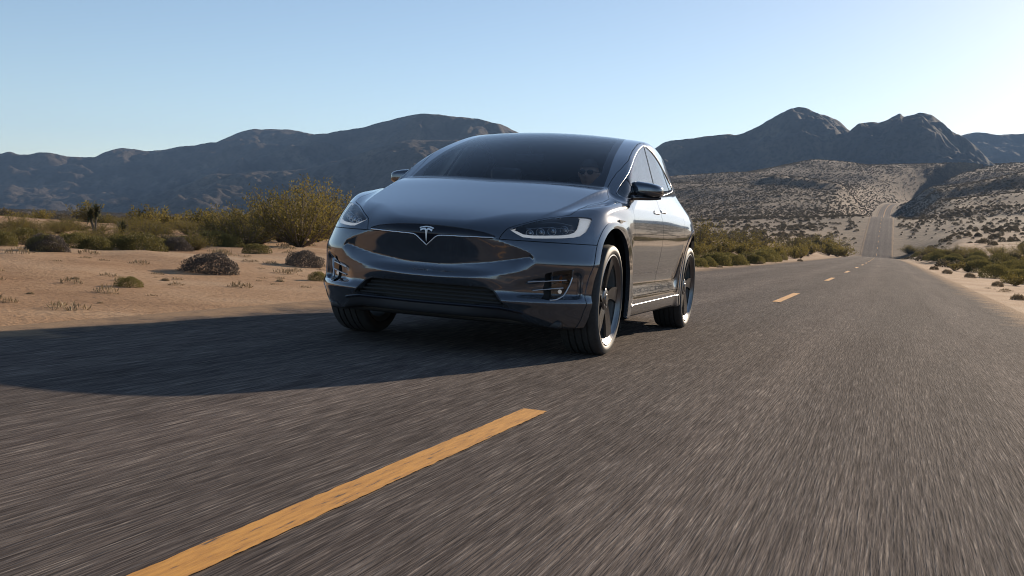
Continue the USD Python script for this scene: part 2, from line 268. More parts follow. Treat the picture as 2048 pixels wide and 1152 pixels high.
roof_c = spl([(-1.4, .33), (-.5, .80), (0, 1.06), (.15, 1.14), (.3, 1.215), (.6, 1.345), (.9, 1.455), (1.2, 1.542), (1.5, 1.603), (1.8, 1.634), (2.1, 1.634), (2.5, 1.595), (3.0, 1.485), (3.4, 1.35), (3.8, 1.18), (4.05, 1.05), (4.4, .80)])
def Hf(x, y):
    yc = crease(x)
    dome = hood_c(x) - .075 * y ** 2
    t = np.clip((y - yc + .012) / .165, 0, 1); w = (1 - (1 - t) ** 2.1) * sst(0, .12, t)
    fen = fend_c(x) - .10 * np.maximum(y - .78, 0) ** 2 - .35 * gauss(y - .66, .09) * .06
    hood = dome * (1 - w) + np.minimum(fen, dome) * w
    s = -.08 - .40 * y ** 2 - x; s = s + .15 * y ** 2 * sst(.05, .8, s)
    crown = (.06 + .08 * sst(1.4, 2.8, s)) * y ** 2 * sst(-.3, 1.2, s)
    ws = roof_c(np.clip(s, -1.4, 4.4)) - crown
    return smax(hood, ws, .012)
belt = lambda x: 1.04 - .058 * x + .0 * x
side_p = spl([(0, .80), (.12, .86), (.18, .915), (.235, .950), (.30, .966), (.355, .966), (.40, .957), (.46, .945), (.52, .948), (.60, .960), (.70, .973), (.80, .980), (.88, .975), (.95, .962), (1.0, .946), (1.8, .85)])
def Wf(x, z):
    zb = belt(x)
    low = side_p(np.minimum(z, 1.0))
    shoulder = low - np.maximum(z - 1.0, 0) * .42
    dz = np.maximum(z - zb, 0)
    green = .925 + .022 * sst(-1.9, -1.2, x) * sst(0, .25, dz) - .26 * dz - .34 * dz ** 2
    k = sst(-.02, .06, z - zb)
    w = shoulder * (1 - k) + np.minimum(green, shoulder + .02) * k
    for xa, a in ((0, .018), (-WB, .008)):
        r = np.hypot(x - xa, (z - ZA) * (1 + .06 * (z > ZA)))
        k = np.where(r < .53, 1, gauss(r - .53, .07)) * sst(.95, .86, z)
        w = w * (1 - k) + (.972 + a) * k
    w = w + .022 * gauss(x + 3.0, .7) * gauss(z - .88, .20)             # haunch over the rear wheel
    w = w - .13 * sst(-2.0, -3.7, x) * sst(.95, 1.35, z) - .06 * sst(-2.75, -3.5, x) - .10 * sst(-3.2, -4.3, x)
    w = w - .016 * sst(-.4, .3, x) - .022 * sst(.68, .88, z) * sst(-.5, .15, x)
    return w
nose = spl([(0, .55), (.12, .78), (.18, .865), (.235, .905), (.31, .925), (.40, .925), (.44, .936), (.47, .952), (.50, .955), (.53, .944), (.565, .9485), (.61, .9485), (.668, .954), (.735, .962), (.79, .953), (.85, .915), (.9, .87), (1.0, .75), (1.8, .5)])
cheek = spl([(0, .50), (.12, .76), (.18, .825), (.235, .89), (.28, .93), (.33, .962), (.362, .982), (.395, .962), (.45, .955), (.54, .957), (.60, .965), (.65, .958), (.70, .95), (.752, .932), (.798, .896), (.839, .85), (.9, .77), (1.0, .64), (1.8, .4)])
def Ff(y, z):
    plan = .39 * y ** 2 + (.25 + .14 * sst(.60, .78, z)) * y ** 6
    m = sst(.22, .50, y)
    f = nose(z) * (1 - m) + cheek(z) * m
    # the hollow panel of the nose, a wedge between the ridge of the bumper and the line from the lamp to the fog lamp
    zb = .478 + .085 * (y / .65) ** 2; zt = .742 - .40 * np.maximum(y - .42, 0) ** 1.0 - .5 * np.maximum(y - .62, 0)
    up = np.clip((z - zb) / .085, 0, 1); up = .6 * up + .4 * up * up * (3 - 2 * up)
    f = f - .036 * np.clip((zt - zb - .06) / .09, 0, 1) * up * np.clip((zt - z) / np.maximum(zt - zb - .085, .02), 0, 1)
    # hollow round the fog lamp, under the ridge that climbs outwards
    zh = .468 + .115 * np.clip((y - .40) / .46, 0, 1) ** 1.3
    box_ = sst(.52, .66, y) * sst(.90, .865, y) * sst(.383, .41, z) * sst(.0, .055, zh - z)
    return f - plan - .05 * box_
def Bf(y, z):
    return -4.09 + .34 * y ** 2 + .35 * y ** 8 + .30 * np.maximum(z - .95, 0) + .22 * np.maximum(.62 - z, 0) ** 1.3
SH = RectBivariateSpline(ux, uy, Hf(ux[:, None], uy[None]))
SW = RectBivariateSpline(ux, uz, Wf(ux[:, None], uz[None]))
SF = RectBivariateSpline(uy, uz, Ff(uy[:, None], uz[None]))
SB = RectBivariateSpline(uy, uz, Bf(uy[:, None], uz[None]))
def norm_of(S, u, v):
    return RectBivariateSpline(u, v, 1 / np.sqrt(1 + S(u, v, dx=1) ** 2 + S(u, v, dy=1) ** 2), kx=1, ky=1)
NH, NW, NF, NB = norm_of(SH, ux, uy), norm_of(SW, ux, uz), norm_of(SF, uy, uz), norm_of(SB, uy, uz)
def body_sd(P):
    x, a, z = np.clip(P[:, 0], ux[0], ux[-1]), np.clip(np.abs(P[:, 1]), 0, uy[-1]), np.clip(P[:, 2], 0, uz[-1])
    dH, dW = (P[:, 2] - SH.ev(x, a)) * NH.ev(x, a), (np.abs(P[:, 1]) - SW.ev(x, z)) * NW.ev(x, z)
    dF, dB = (P[:, 0] - SF.ev(a, z)) * NF.ev(a, z), (SB.ev(a, z) - P[:, 0]) * NB.ev(a, z)
    top = smax(dH, dW, .045 - .012 * sst(1.05, 1.2, P[:, 2]))
    d = smax(smax(top, dF, .05), dB, .10)
    return smax(d, .215 + sst(.1, .6, P[:, 0]) * (-.03 + .06 * sst(.8, .45, np.abs(P[:, 1]))) - P[:, 2], .03)
def body_grad(P, e=2e-3, two=True):
    f = 0 if two else body_sd(P)
    g = np.stack([body_sd(P + e * np.eye(3)[k]) - (body_sd(P - e * np.eye(3)[k]) if two else f) for k in range(3)], 1)
    return g / np.maximum(np.linalg.norm(g, axis=1, keepdims=True), 1e-9)
def surface_nets(fn, lo, hi, h):
    n = np.ceil((np.array(hi) - lo) / h).astype(int) + 1
    ax = [lo[k] + h * np.arange(n[k]) for k in range(3)]
    G = np.stack(np.meshgrid(*ax, indexing='ij'), -1).reshape(-1, 3)
    near_ = np.zeros(n, bool)
    cf = fn(G.reshape(*n, 3)[::4, ::4, ::4].reshape(-1, 3)).reshape([-(-k // 4) for k in n])
    f = cf.repeat(4, 0).repeat(4, 1).repeat(4, 2)[:n[0], :n[1], :n[2]].copy().ravel()
    k = np.abs(f) < h * 8; f[k] = fn(G[k]); f = f.reshape(n)
    s = f < 0
    cnt = sum(s[a:n[0] - 1 + a, b:n[1] - 1 + b, c:n[2] - 1 + c].astype(int) for a in (0, 1) for b in (0, 1) for c in (0, 1))
    act = (cnt > 0) & (cnt < 8)
    idx = -np.ones(act.shape, int); idx[act] = np.arange(act.sum())
    c = np.argwhere(act)
    acc, num = np.zeros((len(c), 3)), np.zeros(len(c))
    cor = [(a, b, d) for a in (0, 1) for b in (0, 1) for d in (0, 1)]
    for p in cor:
        for k in range(3):
            if p[k] == 0:
                q = list(p); q[k] = 1
                fa, fb = f[tuple((c + p).T)], f[tuple((c + q).T)]
                x = (fa < 0) != (fb < 0)
                t = np.where(x, fa / np.where(x, fa - fb, 1), 0)
                pos = np.tile(np.array(p, float), (len(c), 1)); pos[:, k] = t
                acc[x] += pos[x]; num[x] += 1
    V = lo + h * (c + acc / num[:, None])
    quads = []
    for k in range(3):
        a, b = [(1, 2), (2, 0), (0, 1)][k]
        sl0 = [slice(1, m - 1) for m in n]; sl0[k] = slice(0, n[k] - 1); sl1 = list(sl0); sl1[k] = slice(1, n[k])
        ch = s[tuple(sl0)] != s[tuple(sl1)]
        e = np.argwhere(ch) + [0 if j == k else 1 for j in range(3)]
        ea, eb = np.eye(3, dtype=int)[a], np.eye(3, dtype=int)[b]
        q = np.stack([idx[tuple((e - ea - eb).T)], idx[tuple((e - eb).T)], idx[tuple(e.T)], idx[tuple((e - ea).T)]], 1)
        inside = s[tuple(e.T)]
        quads.append(np.where(inside[:, None], q, q[:, ::-1]))
    return V, np.vstack(quads)
def settle(V, n=4):
    for _ in range(n):
        V = V - np.clip(body_sd(V), -.03, .03)[:, None] * body_grad(V, two=False)
    return V
class Skin:
    """A triangle mesh with exact normals that can be split along the zero line of a function."""
    def __init__(s, V, N, F): s.V, s.N, s.F = V, N, F
    def clean(s):
        u, inv = np.unique(s.F, return_inverse=True); return Skin(s.V[u], s.N[u], inv.reshape(-1, 3))
    def split(s, fn):
        """(where fn < 0, where fn > 0)"""
        f = fn(s.V); f = np.where(np.abs(f) < 2e-4, 2e-4 * np.where(f < 0, -1, 1), f)
        neg = f < 0; c = neg[s.F].sum(1)
        F, V, N = s.F, s.V, s.N
        cut = F[(c > 0) & (c < 3)]
        out = {True: [F[c == 3]], False: [F[c == 0]]}
        if len(cut):
            one = neg[cut].sum(1) == 1
            lone = np.where(one[:, None], neg[cut], ~neg[cut])                  # the corner alone on its side
            k = lone.argmax(1); r = np.arange(len(cut))
            A, B, C = cut[r, k], cut[r, (k + 1) % 3], cut[r, (k + 2) % 3]
            pairs = np.vstack([np.stack([A, B], 1), np.stack([A, C], 1)])
            key, inv = np.unique(np.sort(pairs, 1), axis=0, return_inverse=True); inv = inv.ravel()
            t = (f[key[:, 0]] / (f[key[:, 0]] - f[key[:, 1]]))[:, None]
            nv = V[key[:, 0]] * (1 - t) + V[key[:, 1]] * t; nn = N[key[:, 0]] * (1 - t) + N[key[:, 1]] * t
            AB, AC = len(V) + inv[:len(cut)], len(V) + inv[len(cut):]
            V = np.vstack([V, nv]); N = np.vstack([N, nn / np.linalg.norm(nn, axis=1, keepdims=True)])
            la = neg[A]
            for side in (True, False):
                i = la == side
                out[side].append(np.stack([A, AB, AC], 1)[i])
                i = ~i
                out[side] += [np.stack([AB, B, C], 1)[i], np.stack([AB, C, AC], 1)[i]]
        return Skin(V, N, np.vstack(out[True])).clean(), Skin(V, N, np.vstack(out[False])).clean()
    def side(s, left):
        c = s.V[s.F].mean(1)[:, 1]; return Skin(s.V, s.N, s.F[(c > 0) == left]).clean()
    def mirror(s): return Skin(s.V * [1, -1, 1], s.N * [1, -1, 1], s.F[:, ::-1])
    def moved(s, d): return Skin(s.V + s.N * d, s.N, s.F)
    def flipped(s): return Skin(s.V, -s.N, s.F[:, ::-1])
    def rim(s, depth, inward=None):
        """A wall hanging from the open edge."""
        e = np.sort(np.vstack([s.F[:, [0, 1]], s.F[:, [1, 2]], s.F[:, [2, 0]]]), 1); d = np.vstack([s.F[:, [0, 1]], s.F[:, [1, 2]], s.F[:, [2, 0]]])
        _, i, n = np.unique(e, axis=0, return_index=True, return_counts=True); d = d[i[n == 1]]
        a, b = s.V[d[:, 0]], s.V[d[:, 1]]; na, nb = s.N[d[:, 0]], s.N[d[:, 1]]
        V = np.stack([a, b, b - nb * depth, a - na * depth], 1).reshape(-1, 3); k = np.arange(len(d))[:, None] * 4
        fn = np.cross(b - a, -(na + nb)); fn = -fn / np.maximum(np.linalg.norm(fn, axis=1, keepdims=True), 1e-9)
        return Skin(V, np.repeat(fn, 4, 0), np.vstack([k + [0, 2, 1], k + [0, 3, 2]]))
    def __add__(s, o): return Skin(np.vstack([s.V, o.V]), np.vstack([s.N, o.N]), np.vstack([s.F, o.F + len(s.V)]))
def skin_obj(name, s, material, parent, rim=0.0):
    if rim: s = s + s.rim(rim)
    return obj(name, (s.V, s.F), material, parent, normals=s.N)
def hit(px, py):
    """The point of the car's skin seen at a pixel of the photograph."""
    d = FWD + (np.asarray(px, float)[:, None] - 1024) / FPIX * RIGHT - (np.asarray(py, float)[:, None] - 576) / FPIX * UP
    d /= np.linalg.norm(d, axis=1, keepdims=True)
    t = np.full(len(d), 5.0)
    for _ in range(150): t = t + .7 * np.minimum(body_sd(EYE + d * t[:, None]), .3)
    return EYE + d * t[:, None]
# ==PARTS==
def poly_sd(poly):
    """Signed distance to a closed polygon in the plane, negative inside."""
    A = np.asarray(poly, float); B = np.roll(A, -1, 0); D = B - A
    def f(q):
        best, wind = np.full(len(q), 1e9), np.zeros(len(q), bool)
        for a, b, d in zip(A, B, D):
            w = q - a; t = np.clip((w @ d) / (d @ d + 1e-18), 0, 1)
            best = np.minimum(best, np.hypot(*(w - t[:, None] * d).T))
            c = (a[1] <= q[:, 1]) != (b[1] <= q[:, 1])
            if abs(d[1]) > 1e-12: wind ^= c & (q[:, 0] < a[0] + (q[:, 1] - a[1]) / d[1] * d[0])
        return np.where(wind, -best, best)
    return f
def rounded(poly, r):
    from shapely.geometry import Polygon
    p = Polygon(poly).buffer(0); p = p.buffer(-r).buffer(2 * r).buffer(-r)
    return np.array(p.exterior.coords)[:-1]
def on(poly, i, j, when=None):
    """The function of a polygon drawn in the plane of axes i, j (0 = along the car, 1 = distance from its middle plane, 2 = up)."""
    sd = poly_sd(poly)
    def f(P):
        Q = np.stack([P[:, 0], np.abs(P[:, 1]), P[:, 2]], 1); d = sd(Q[:, [i, j]])
        return d if when is None else np.where(when(Q), d, np.maximum(d, .2))
    return f
def line_gap(pts, i, j, when=None, w=.0028):
    A = np.asarray(pts, float)
    def f(P):
        Q = np.stack([P[:, 0], np.abs(P[:, 1]), P[:, 2]], 1); q = Q[:, [i, j]]; best = np.full(len(q), 9.)
        for a, b in zip(A[:-1], A[1:]):
            v = q - a; d = b - a; t = np.clip((v @ d) / (d @ d), 0, 1); best = np.minimum(best, np.hypot(*(v - t[:, None] * d).T))
        d = best - w
        return d if when is None else np.where(when(Q), d, .1)
    return f
front = lambda Q: Q[:, 0] > .0
sideways = lambda Q: Q[:, 1] > .55
def PXH(pts): p = np.array(pts, float); h = hit(p[:, 0], p[:, 1]); h[:, 1] = np.abs(h[:, 1]); return h
def onskin(pts, axis=None):
    V = np.array(pts, float)
    if axis is None: return settle(V, 5)
    for _ in range(40): V[:, axis] -= np.clip(body_sd(V), -.05, .05) * .8 * (np.sign(V[:, axis]) if axis == 1 else 1)
    return V
def tube(path, r, sides=8, closed=False, flat=1.0):
    p = np.asarray(path, float); n = len(p)
    t = np.roll(p, -1, 0) - np.roll(p, 1, 0) if closed else np.gradient(p, axis=0)
    t /= np.linalg.norm(t, axis=1, keepdims=True) + 1e-12
    a = np.cross(t, np.where(np.abs(t[:, 2:]) < .9, [0, 0, 1.], [1., 0, 0])); a /= np.linalg.norm(a, axis=1, keepdims=True)
    b = np.cross(t, a); g = np.arange(sides) * 2 * math.pi / sides
    r = np.broadcast_to(r, (n,))[:, None, None]
    v = p[:, None] + r * (np.cos(g)[None, :, None] * a[:, None] * flat + np.sin(g)[None, :, None] * b[:, None])
    i, j = np.meshgrid(np.arange(n if closed else n - 1), np.arange(sides), indexing='ij'); i2 = (i + 1) % n; j2 = (j + 1) % sides
    q = np.stack([i * sides + j, i2 * sides + j, i2 * sides + j2, i * sides + j2], -1).reshape(-1, 4)
    f = np.vstack([q[:, [0, 1, 2]], q[:, [0, 2, 3]]])[:, ::-1]
    v = v.reshape(-1, 3)
    if not closed:
        v = np.vstack([v, p[0], p[-1]]); k = np.arange(sides); e = (n - 1) * sides
        f = np.vstack([f, np.stack([np.full(sides, len(v) - 2), k, (k + 1) % sides], 1), np.stack([np.full(sides, len(v) - 1), e + (k + 1) % sides, e + k], 1)])
    m = trimesh.Trimesh(v, f, process=False); m.fix_normals(); return m
def resample(p, step=.012, closed=False):
    p = np.asarray(p, float)
    if closed: p = np.vstack([p, p[:1]])
    s = np.concatenate([[0], np.cumsum(np.linalg.norm(np.diff(p, axis=0), axis=1))])
    t = np.linspace(0, s[-1], max(4, int(s[-1] / step)) + 1)
    out = np.stack([np.interp(t, s, p[:, k]) for k in range(p.shape[1])], 1)
    return out[:-1] if closed else out
def box(lo, hi, r=0.0):
    lo, hi = np.array(lo, float), np.array(hi, float)
    if not r: m = trimesh.creation.box(hi - lo); m.apply_translation((lo + hi) / 2); return m
    pts = [lo + r + (hi - lo - 2 * r) * [a, b, c] for a in (0, 1) for b in (0, 1) for c in (0, 1)]
    s = trimesh.creation.icosphere(1, r).vertices
    return trimesh.convex.convex_hull(np.vstack([p + s for p in pts]))
def hull(*spheres):
    s = trimesh.creation.icosphere(2, 1.0).vertices
    return trimesh.convex.convex_hull(np.vstack([np.array(c) + r * s for c, r in spheres]))
def flip_y(m): m = m.copy(); m.apply_transform(np.diag([1., -1, 1, 1])); return m
def lathe(prof, n=72):
    """profile (r, y) turned round the y axis, closed by its own ends"""
    p = np.asarray(prof, float); g = np.arange(n) * 2 * math.pi / n
    v = np.stack([p[:, :1] * np.cos(g), p[:, 1:] + 0 * g, p[:, :1] * np.sin(g)], -1).reshape(-1, 3)
    i, j = np.meshgrid(np.arange(len(p) - 1), np.arange(n), indexing='ij'); j2 = (j + 1) % n
    q = np.stack([i * n + j, i * n + j2, (i + 1) * n + j2, (i + 1) * n + j], -1).reshape(-1, 4)
    return trimesh.Trimesh(v, np.vstack([q[:, [0, 1, 2]], q[:, [0, 2, 3]]]), process=False)

# ---- materials of the car
mat('car_paint', {
    'g': ('geometry', {}), 'n': ('white_noise_texture', {}), 'm': ('mapping', {'scale': (900, 900, 900)}), 'f': ('vector_math', {'math_type': 'floor'}),
    'r': ('rgb_ramp', {'ramp': [(0, (.075, .083, .098)), (.7, (.098, .108, .126)), (1, (.155, .168, .19))]}),
    'p': ('principled_bsdf', {'metallic': .85, 'roughness': .13, 'coat_weight': 1.0, 'coat_roughness': .008, 'coat_ior': 1.6})},
    [('g.position', 'm.vector'), ('m.vector', 'f.vector1'), ('f.vector', 'n.vector'), ('n.value', 'r.fac'), ('r.color', 'p.base_color')], surface='p.BSDF')
plain('black_plastic', (.014, .014, .016), .45)
plain('black_gloss', (.005, .005, .007), .06)
plain('seal_black', (.008, .008, .009), .7)
plain('chrome', (.72, .73, .75), .10, 1.0)
plain('emblem_silver', (.78, .79, .80), .38, .55)
plain('satin_metal', (.55, .56, .58), .28, 1.0)
plain('lamp_guide', (.78, .79, .80), .3, emission_color=(1.0, .97, .92), emission_strength=.14)
plain('lamp_silver', (.35, .36, .38), .22, .9)
plain('lamp_dark', (.06, .058, .055), .25, .5)
plain('lamp_bowl_grey', (.085, .09, .10), .2, .6)
plain('lamp_amber', (.75, .25, .04), .3)
plain('cabin_dark', (.022, .022, .025), .75)
plain('cabin_grey', (.30, .29, .28), .8)
plain('seat_leather', (.020, .019, .020), .5)
def pane(name, tint, ior=1.5):
    mat(name, {'t': ('transparent_bsdf', {'color': tint}), 'g': ('glossy_bsdf', {'color': (1, 1, 1), 'roughness': .01}), 'fr': ('fresnel', {'IOR': ior}), 'm': ('mix_closure', {})},
        [('fr.fac', 'm.fac'), ('t.BSDF', 'm.closure1'), ('g.BSDF', 'm.closure2')], surface='m.closure')
pane('windshield_glass', (.92, .95, .96), 1.32); pane('side_glass', (.93, .95, .96), 2.0); pane('lamp_lens', (.93, .95, .97), 1.7)
mat('tyre_rubber', {'g': ('geometry', {}), 'n': ('noise_texture', {'scale': 60.0, 'detail': 3.0}), 'r': ('rgb_ramp', {'ramp': [(.3, (.013, .012, .012)), (.7, (.028, .026, .025))]}), 'p': ('principled_bsdf', {'roughness': .62})},
    [('g.position', 'n.vector'), ('n.fac', 'r.fac'), ('r.color', 'p.base_color')], surface='p.BSDF')
plain('wheel_grey', (.11, .11, .115), .22, .95)
plain('wheel_lip', (.17, .17, .175), .25, 1.0)
plain('disc_steel', (.30, .29, .28), .35, 1.0)
plain('caliper_grey', (.10, .10, .10), .5)

# ---- skin
V0, Q0 = surface_nets(body_sd, np.array([-4.3, -1.1 - .011, .1]), np.array([1.15, 1.12, 1.75]), .022)
F0 = np.vstack([Q0[:, [0, 1, 2]], Q0[:, [0, 2, 3]]])
V0 = settle(V0, 3)
V0, F0 = trimesh.remesh.subdivide(V0, F0)
V0 = settle(V0, 3)
S = Skin(V0, body_grad(V0), F0)
car = thing('electric_suv', 'dark blue grey electric crossover car driving towards the camera on the road', 'car')

# underside and arches
under, S = S.split(lambda P: P[:, 2] - (.232 + sst(.1, .6, P[:, 0]) * (-.03 + .045 * sst(.8, .45, np.abs(P[:, 1])))))
def arch(P, rx, rz): 
    out = np.full(len(P), 9.)
    for xa in (0, -WB):
        q = np.where(P[:, 0] < xa, rx - .028, rx); out = np.minimum(out, (np.hypot((P[:, 0] - xa) / q, (P[:, 2] - ZA) / rz) - 1) * rx)
    return np.where((np.abs(P[:, 1]) > .5) & (P[:, 2] < 1.0), out, .2)
_, S = S.split(lambda P: arch(P, .445, .482))
_, under = under.split(lambda P: arch(P, .445, .482))
lip, S = S.split(lambda P: arch(P, .492, .527))

# glass
DLO = rounded([(-.368, 1.058), (-.469, 1.113), (-.602, 1.183), (-.722, 1.241), (-.906, 1.318), (-1.102, 1.392), (-1.273, 1.447), (-1.434, 1.491), (-1.566, 1.523), (-1.70, 1.546), (-1.82, 1.549), (-1.98, 1.527), (-2.18, 1.465), (-2.40, 1.375), (-2.60, 1.272), (-2.56, 1.226), (-2.3, 1.20), (-2.0, 1.168), (-1.32, 1.122), (-.6, 1.08)], .02)
dlo, S = S.split(on(DLO, 0, 2, lambda Q: (Q[:, 1] > .825 - .30 * (Q[:, 2] - 1.05)) & (Q[:, 2] > 1.0)))
cow = PXH([(1000, 364), (1052, 366.3), (1104, 369), (1150, 372.5), (1192, 376.5)])
aw = PXH([(1208, 373), (1218, 345), (1229, 313.5), (1244, 287), (1250, 279.5)])
WS = [(cow[0, 0] + .01, -.3), (cow[0, 0] + .008, 0)] + [tuple(c[:2]) for c in cow[1:]] + [tuple(a[:2]) for a in aw] + [(-2.05, .53), (-2.05, -.3)]
ws_sd = on(WS, 0, 1, lambda Q: Q[:, 2] > 1.0)
ws, S = S.split(ws_sd)

# headlights
HLP = PXH([(1018.8, 458.8), (1033, 468), (1045.8, 474.5), (1065, 476.6), (1090, 477), (1120, 476.8), (1145.8, 475.6), (1160, 472.5), (1172, 464), (1179, 452), (1184.5, 438), (1178, 435.6), (1168, 434.4), (1156, 433.8), (1130, 434.8), (1104, 437.2), (1075, 442.3), (1050, 448.8), (1032, 454.5)])
hl, S = S.split(on(HLP[:, 1:], 1, 2, front))

# nose band under the bonnet edge, lower intake
chrome_line = np.array([(0, .668), (.03, .694), (.062, .722), (.078, .7315), (.10, .7345), (.20, .737), (.30, .7395), (.41, .7425)])
hood_lip = np.array([(.422, .752), (.39, .763), (.35, .773), (.27, .7835), (.18, .7915), (.08, .796), (0, .797)])
BAND = np.vstack([chrome_line, hood_lip, hood_lip[::-1][1:] * [-1, 1], chrome_line[::-1][:-1] * [-1, 1]])
band, S = S.split(on(BAND, 1, 2, front))
LOW = rounded([(-.5, .05), (-.5, .445), (.385, .445), (.43, .430), (.50, .355), (.555, .30), (.60, .262), (.66, .222), (.70, .05)], .015)
low, S = S.split(on(LOW, 1, 2, lambda Q: Q[:, 0] > .3))

# fog lamp and slot beside it
FOG = rounded(PXH([(1106, 543.6), (1126, 541), (1146.5, 539.6), (1145.5, 552), (1141, 568), (1133, 583), (1124, 594), (1113, 600), (1099, 601.5), (1101, 580)])[:, 1:], .004)
SLOT = PXH([(1091, 547), (1104.8, 544), (1102.5, 562), (1098, 601), (1082, 598), (1086, 575)])[:, 1:]
fog, S = S.split(on(FOG, 1, 2, front))
slot, S = S.split(on(SLOT, 1, 2, front))

# shell under the panels, then the shut lines
inner = S.moved(-.016)
HOOD = rounded([(.985, -.3), (.985, 0), (.97, .20), (.945, .33), (.91, .422)] + [tuple(h[:2]) for h in PXH([(1018, 456.3), (1050, 447), (1075, 440.5), (1104, 435.3), (1130, 432), (1141.7, 430.4), (1155, 421.5), (1177, 411), (1192, 407.5), (1207, 404.6)])] + [(-.28, .835), tuple(aw[0, :2] + [.012, .022])] + [tuple(c[:2] + [.006, 0]) for c in cow[::-1]] + [(cow[0, 0] + .012, -.3)], .012)
hood_sd = on(HOOD, 0, 1, lambda Q: (Q[:, 2] > .735) & (Q[:, 0] > -.6))
def true_gap(f, w):
    """A gap of even width on the skin itself, however the surface leans to the plane the line was drawn in."""
    def g(P):
        f0, e, n = f(P), 1e-3, body_grad(P, two=False)
        d = np.stack([(f(P + e * np.eye(3)[k]) - f0) / e for k in range(3)], 1)
        t = np.sqrt(np.clip((d * d).sum(1) - (d * n).sum(1) ** 2, .02, 1))
        return f0 / t + w
    return g
hood, S = S.split(hood_sd)
hood = hood.split(true_gap(hood_sd, .0045))[0]
# doors
def xz(pts): return [tuple(p) for p in pts]
from shapely.geometry import Polygon, LineString
from shapely.ops import unary_union
frame_ = Polygon(DLO).buffer(.022)
cut_ = Polygon([(-.50, .372), (-.50, .60), (-.53, .85), (-.545, 1.02), (-.24, 1.03), (-.24, 1.7), (-1.79, 1.7), (-1.585, 1.12), (-1.575, .9), (-1.555, .53), (-1.53, .372)])
low_f = Polygon([(-.50, .372), (-.50, .60), (-.53, .85), (-.545, 1.05), (-.5, 1.1), (-1.62, 1.2), (-1.585, 1.12), (-1.575, .9), (-1.555, .53), (-1.53, .372)])
low_r = Polygon([(-1.53, .372), (-1.555, .53), (-1.575, .9), (-1.585, 1.12), (-1.62, 1.2), (-2.5, 1.24), (-2.60, 1.12), (-2.52, .95), (-2.46, .80), (-2.44, .60), (-2.44, .372)])
def outer_(g): g = g.buffer(-.004).buffer(.004); g = max(getattr(g, 'geoms', [g]), key=lambda t: t.area); return np.array(g.exterior.coords)[:-1]
FD = rounded(outer_(low_f.union(frame_.intersection(cut_))), .012)
RD = rounded(outer_(low_r.union(frame_).difference(cut_.union(low_f))), .012)
fd, S = S.split(on(FD, 0, 2, sideways)); fd = fd.split(true_gap(on(FD, 0, 2, sideways), .004))[0]
rd, S = S.split(on(RD, 0, 2, sideways)); rd = rd.split(true_gap(on(RD, 0, 2, sideways), .004))[0]
sill, S = S.split(on([(-.52, .05), (-.52, .366), (-2.46, .366), (-2.46, .05)], 0, 2, sideways))
bumper, S = S.split(lambda P: np.where(P[:, 0] > .1, P[:, 2] - (.738 + .0 * P[:, 0]), .5))
bumper = bumper.split(lambda P: P[:, 2] - .733)[0]
rest_front, S = S.split(lambda P: np.where((np.abs(P[:, 1]) > .3) & (P[:, 2] < 1.12 + 0 * P[:, 0]), -.515 - P[:, 0], .5))

skin_obj('body_shell', S, 'car_paint', car, .012)
skin_obj('inner_shell', inner, 'seal_black', car)
skin_obj('underbody', under, 'seal_black', car)
skin_obj('hood', hood, 'car_paint', car, .014)
skin_obj('front_bumper', bumper, 'car_paint', car, .014)
for left in (True, False):
    skin_obj('front_fender', rest_front.side(left), 'car_paint', car, .012)
    skin_obj('wheel_arch_lip', lip.side(left).split(lambda P: -1.5 - P[:, 0])[0].moved(.004), 'car_paint', car, .03)
    skin_obj('wheel_arch_lip', lip.side(left).split(lambda P: -1.5 - P[:, 0])[1].moved(.004), 'car_paint', car, .03)
    skin_obj('side_sill', sill.side(left), 'car_paint', car, .012)
low_in, low_out = low.split(on(rounded([(-.6, .322), (-.6, .437), (.384, .437), (.43, .418), (.50, .345), (.522, .322)], .012), 1, 2))
skin_obj('lower_bumper_trim', low_out, 'black_plastic', car, .03)
gr = skin_obj('lower_intake', Skin(low_in.V - [.075, 0, 0], low_in.N, low_in.F) + Skin(low_in.V, low_in.N * 0 + [1, 0, 0], low_in.F).rim(.075), 'seal_black', car)
skin_obj('nose_band', band.moved(-.003), 'black_gloss', car, .01)
for zz in (.345, .368, .391, .414):
    hw = .50 - (zz - .322) * 1.05
    ys = np.linspace(-hw, hw, 50); p = onskin([(.9 - .4 * y * y, y, zz) for y in ys], 0); p[:, 0] -= .038
    obj('intake_slat', tube(p, .006, 6), 'seal_black', gr, smooth=40)
ys = np.linspace(-.60, .60, 70); p = onskin([(.9 - .4 * y * y, y, .318 - .30 * max(abs(y) - .46, 0) ** 1.3) for y in ys], 0); obj('intake_ledge', tube(p, .010, 8), 'black_gloss', car, smooth=40)

def skin_line(yz, r, mat_, name, parent, off=.002, flat=1.0):
    q = resample(yz, .008); x = np.full(len(q), .9)
    P = np.column_stack([x, q])
    for _ in range(25): P[:, 0] -= body_sd(P) * .8
    P[:, 0] += off
    return obj(name, tube(P, r, 8), mat_, parent, smooth=50)
full = np.vstack([chrome_line[::-1] * [-1, 1], chrome_line[1:]])
skin_line(full, .0058, 'chrome', 'nose_chrome_strip', car, .0)

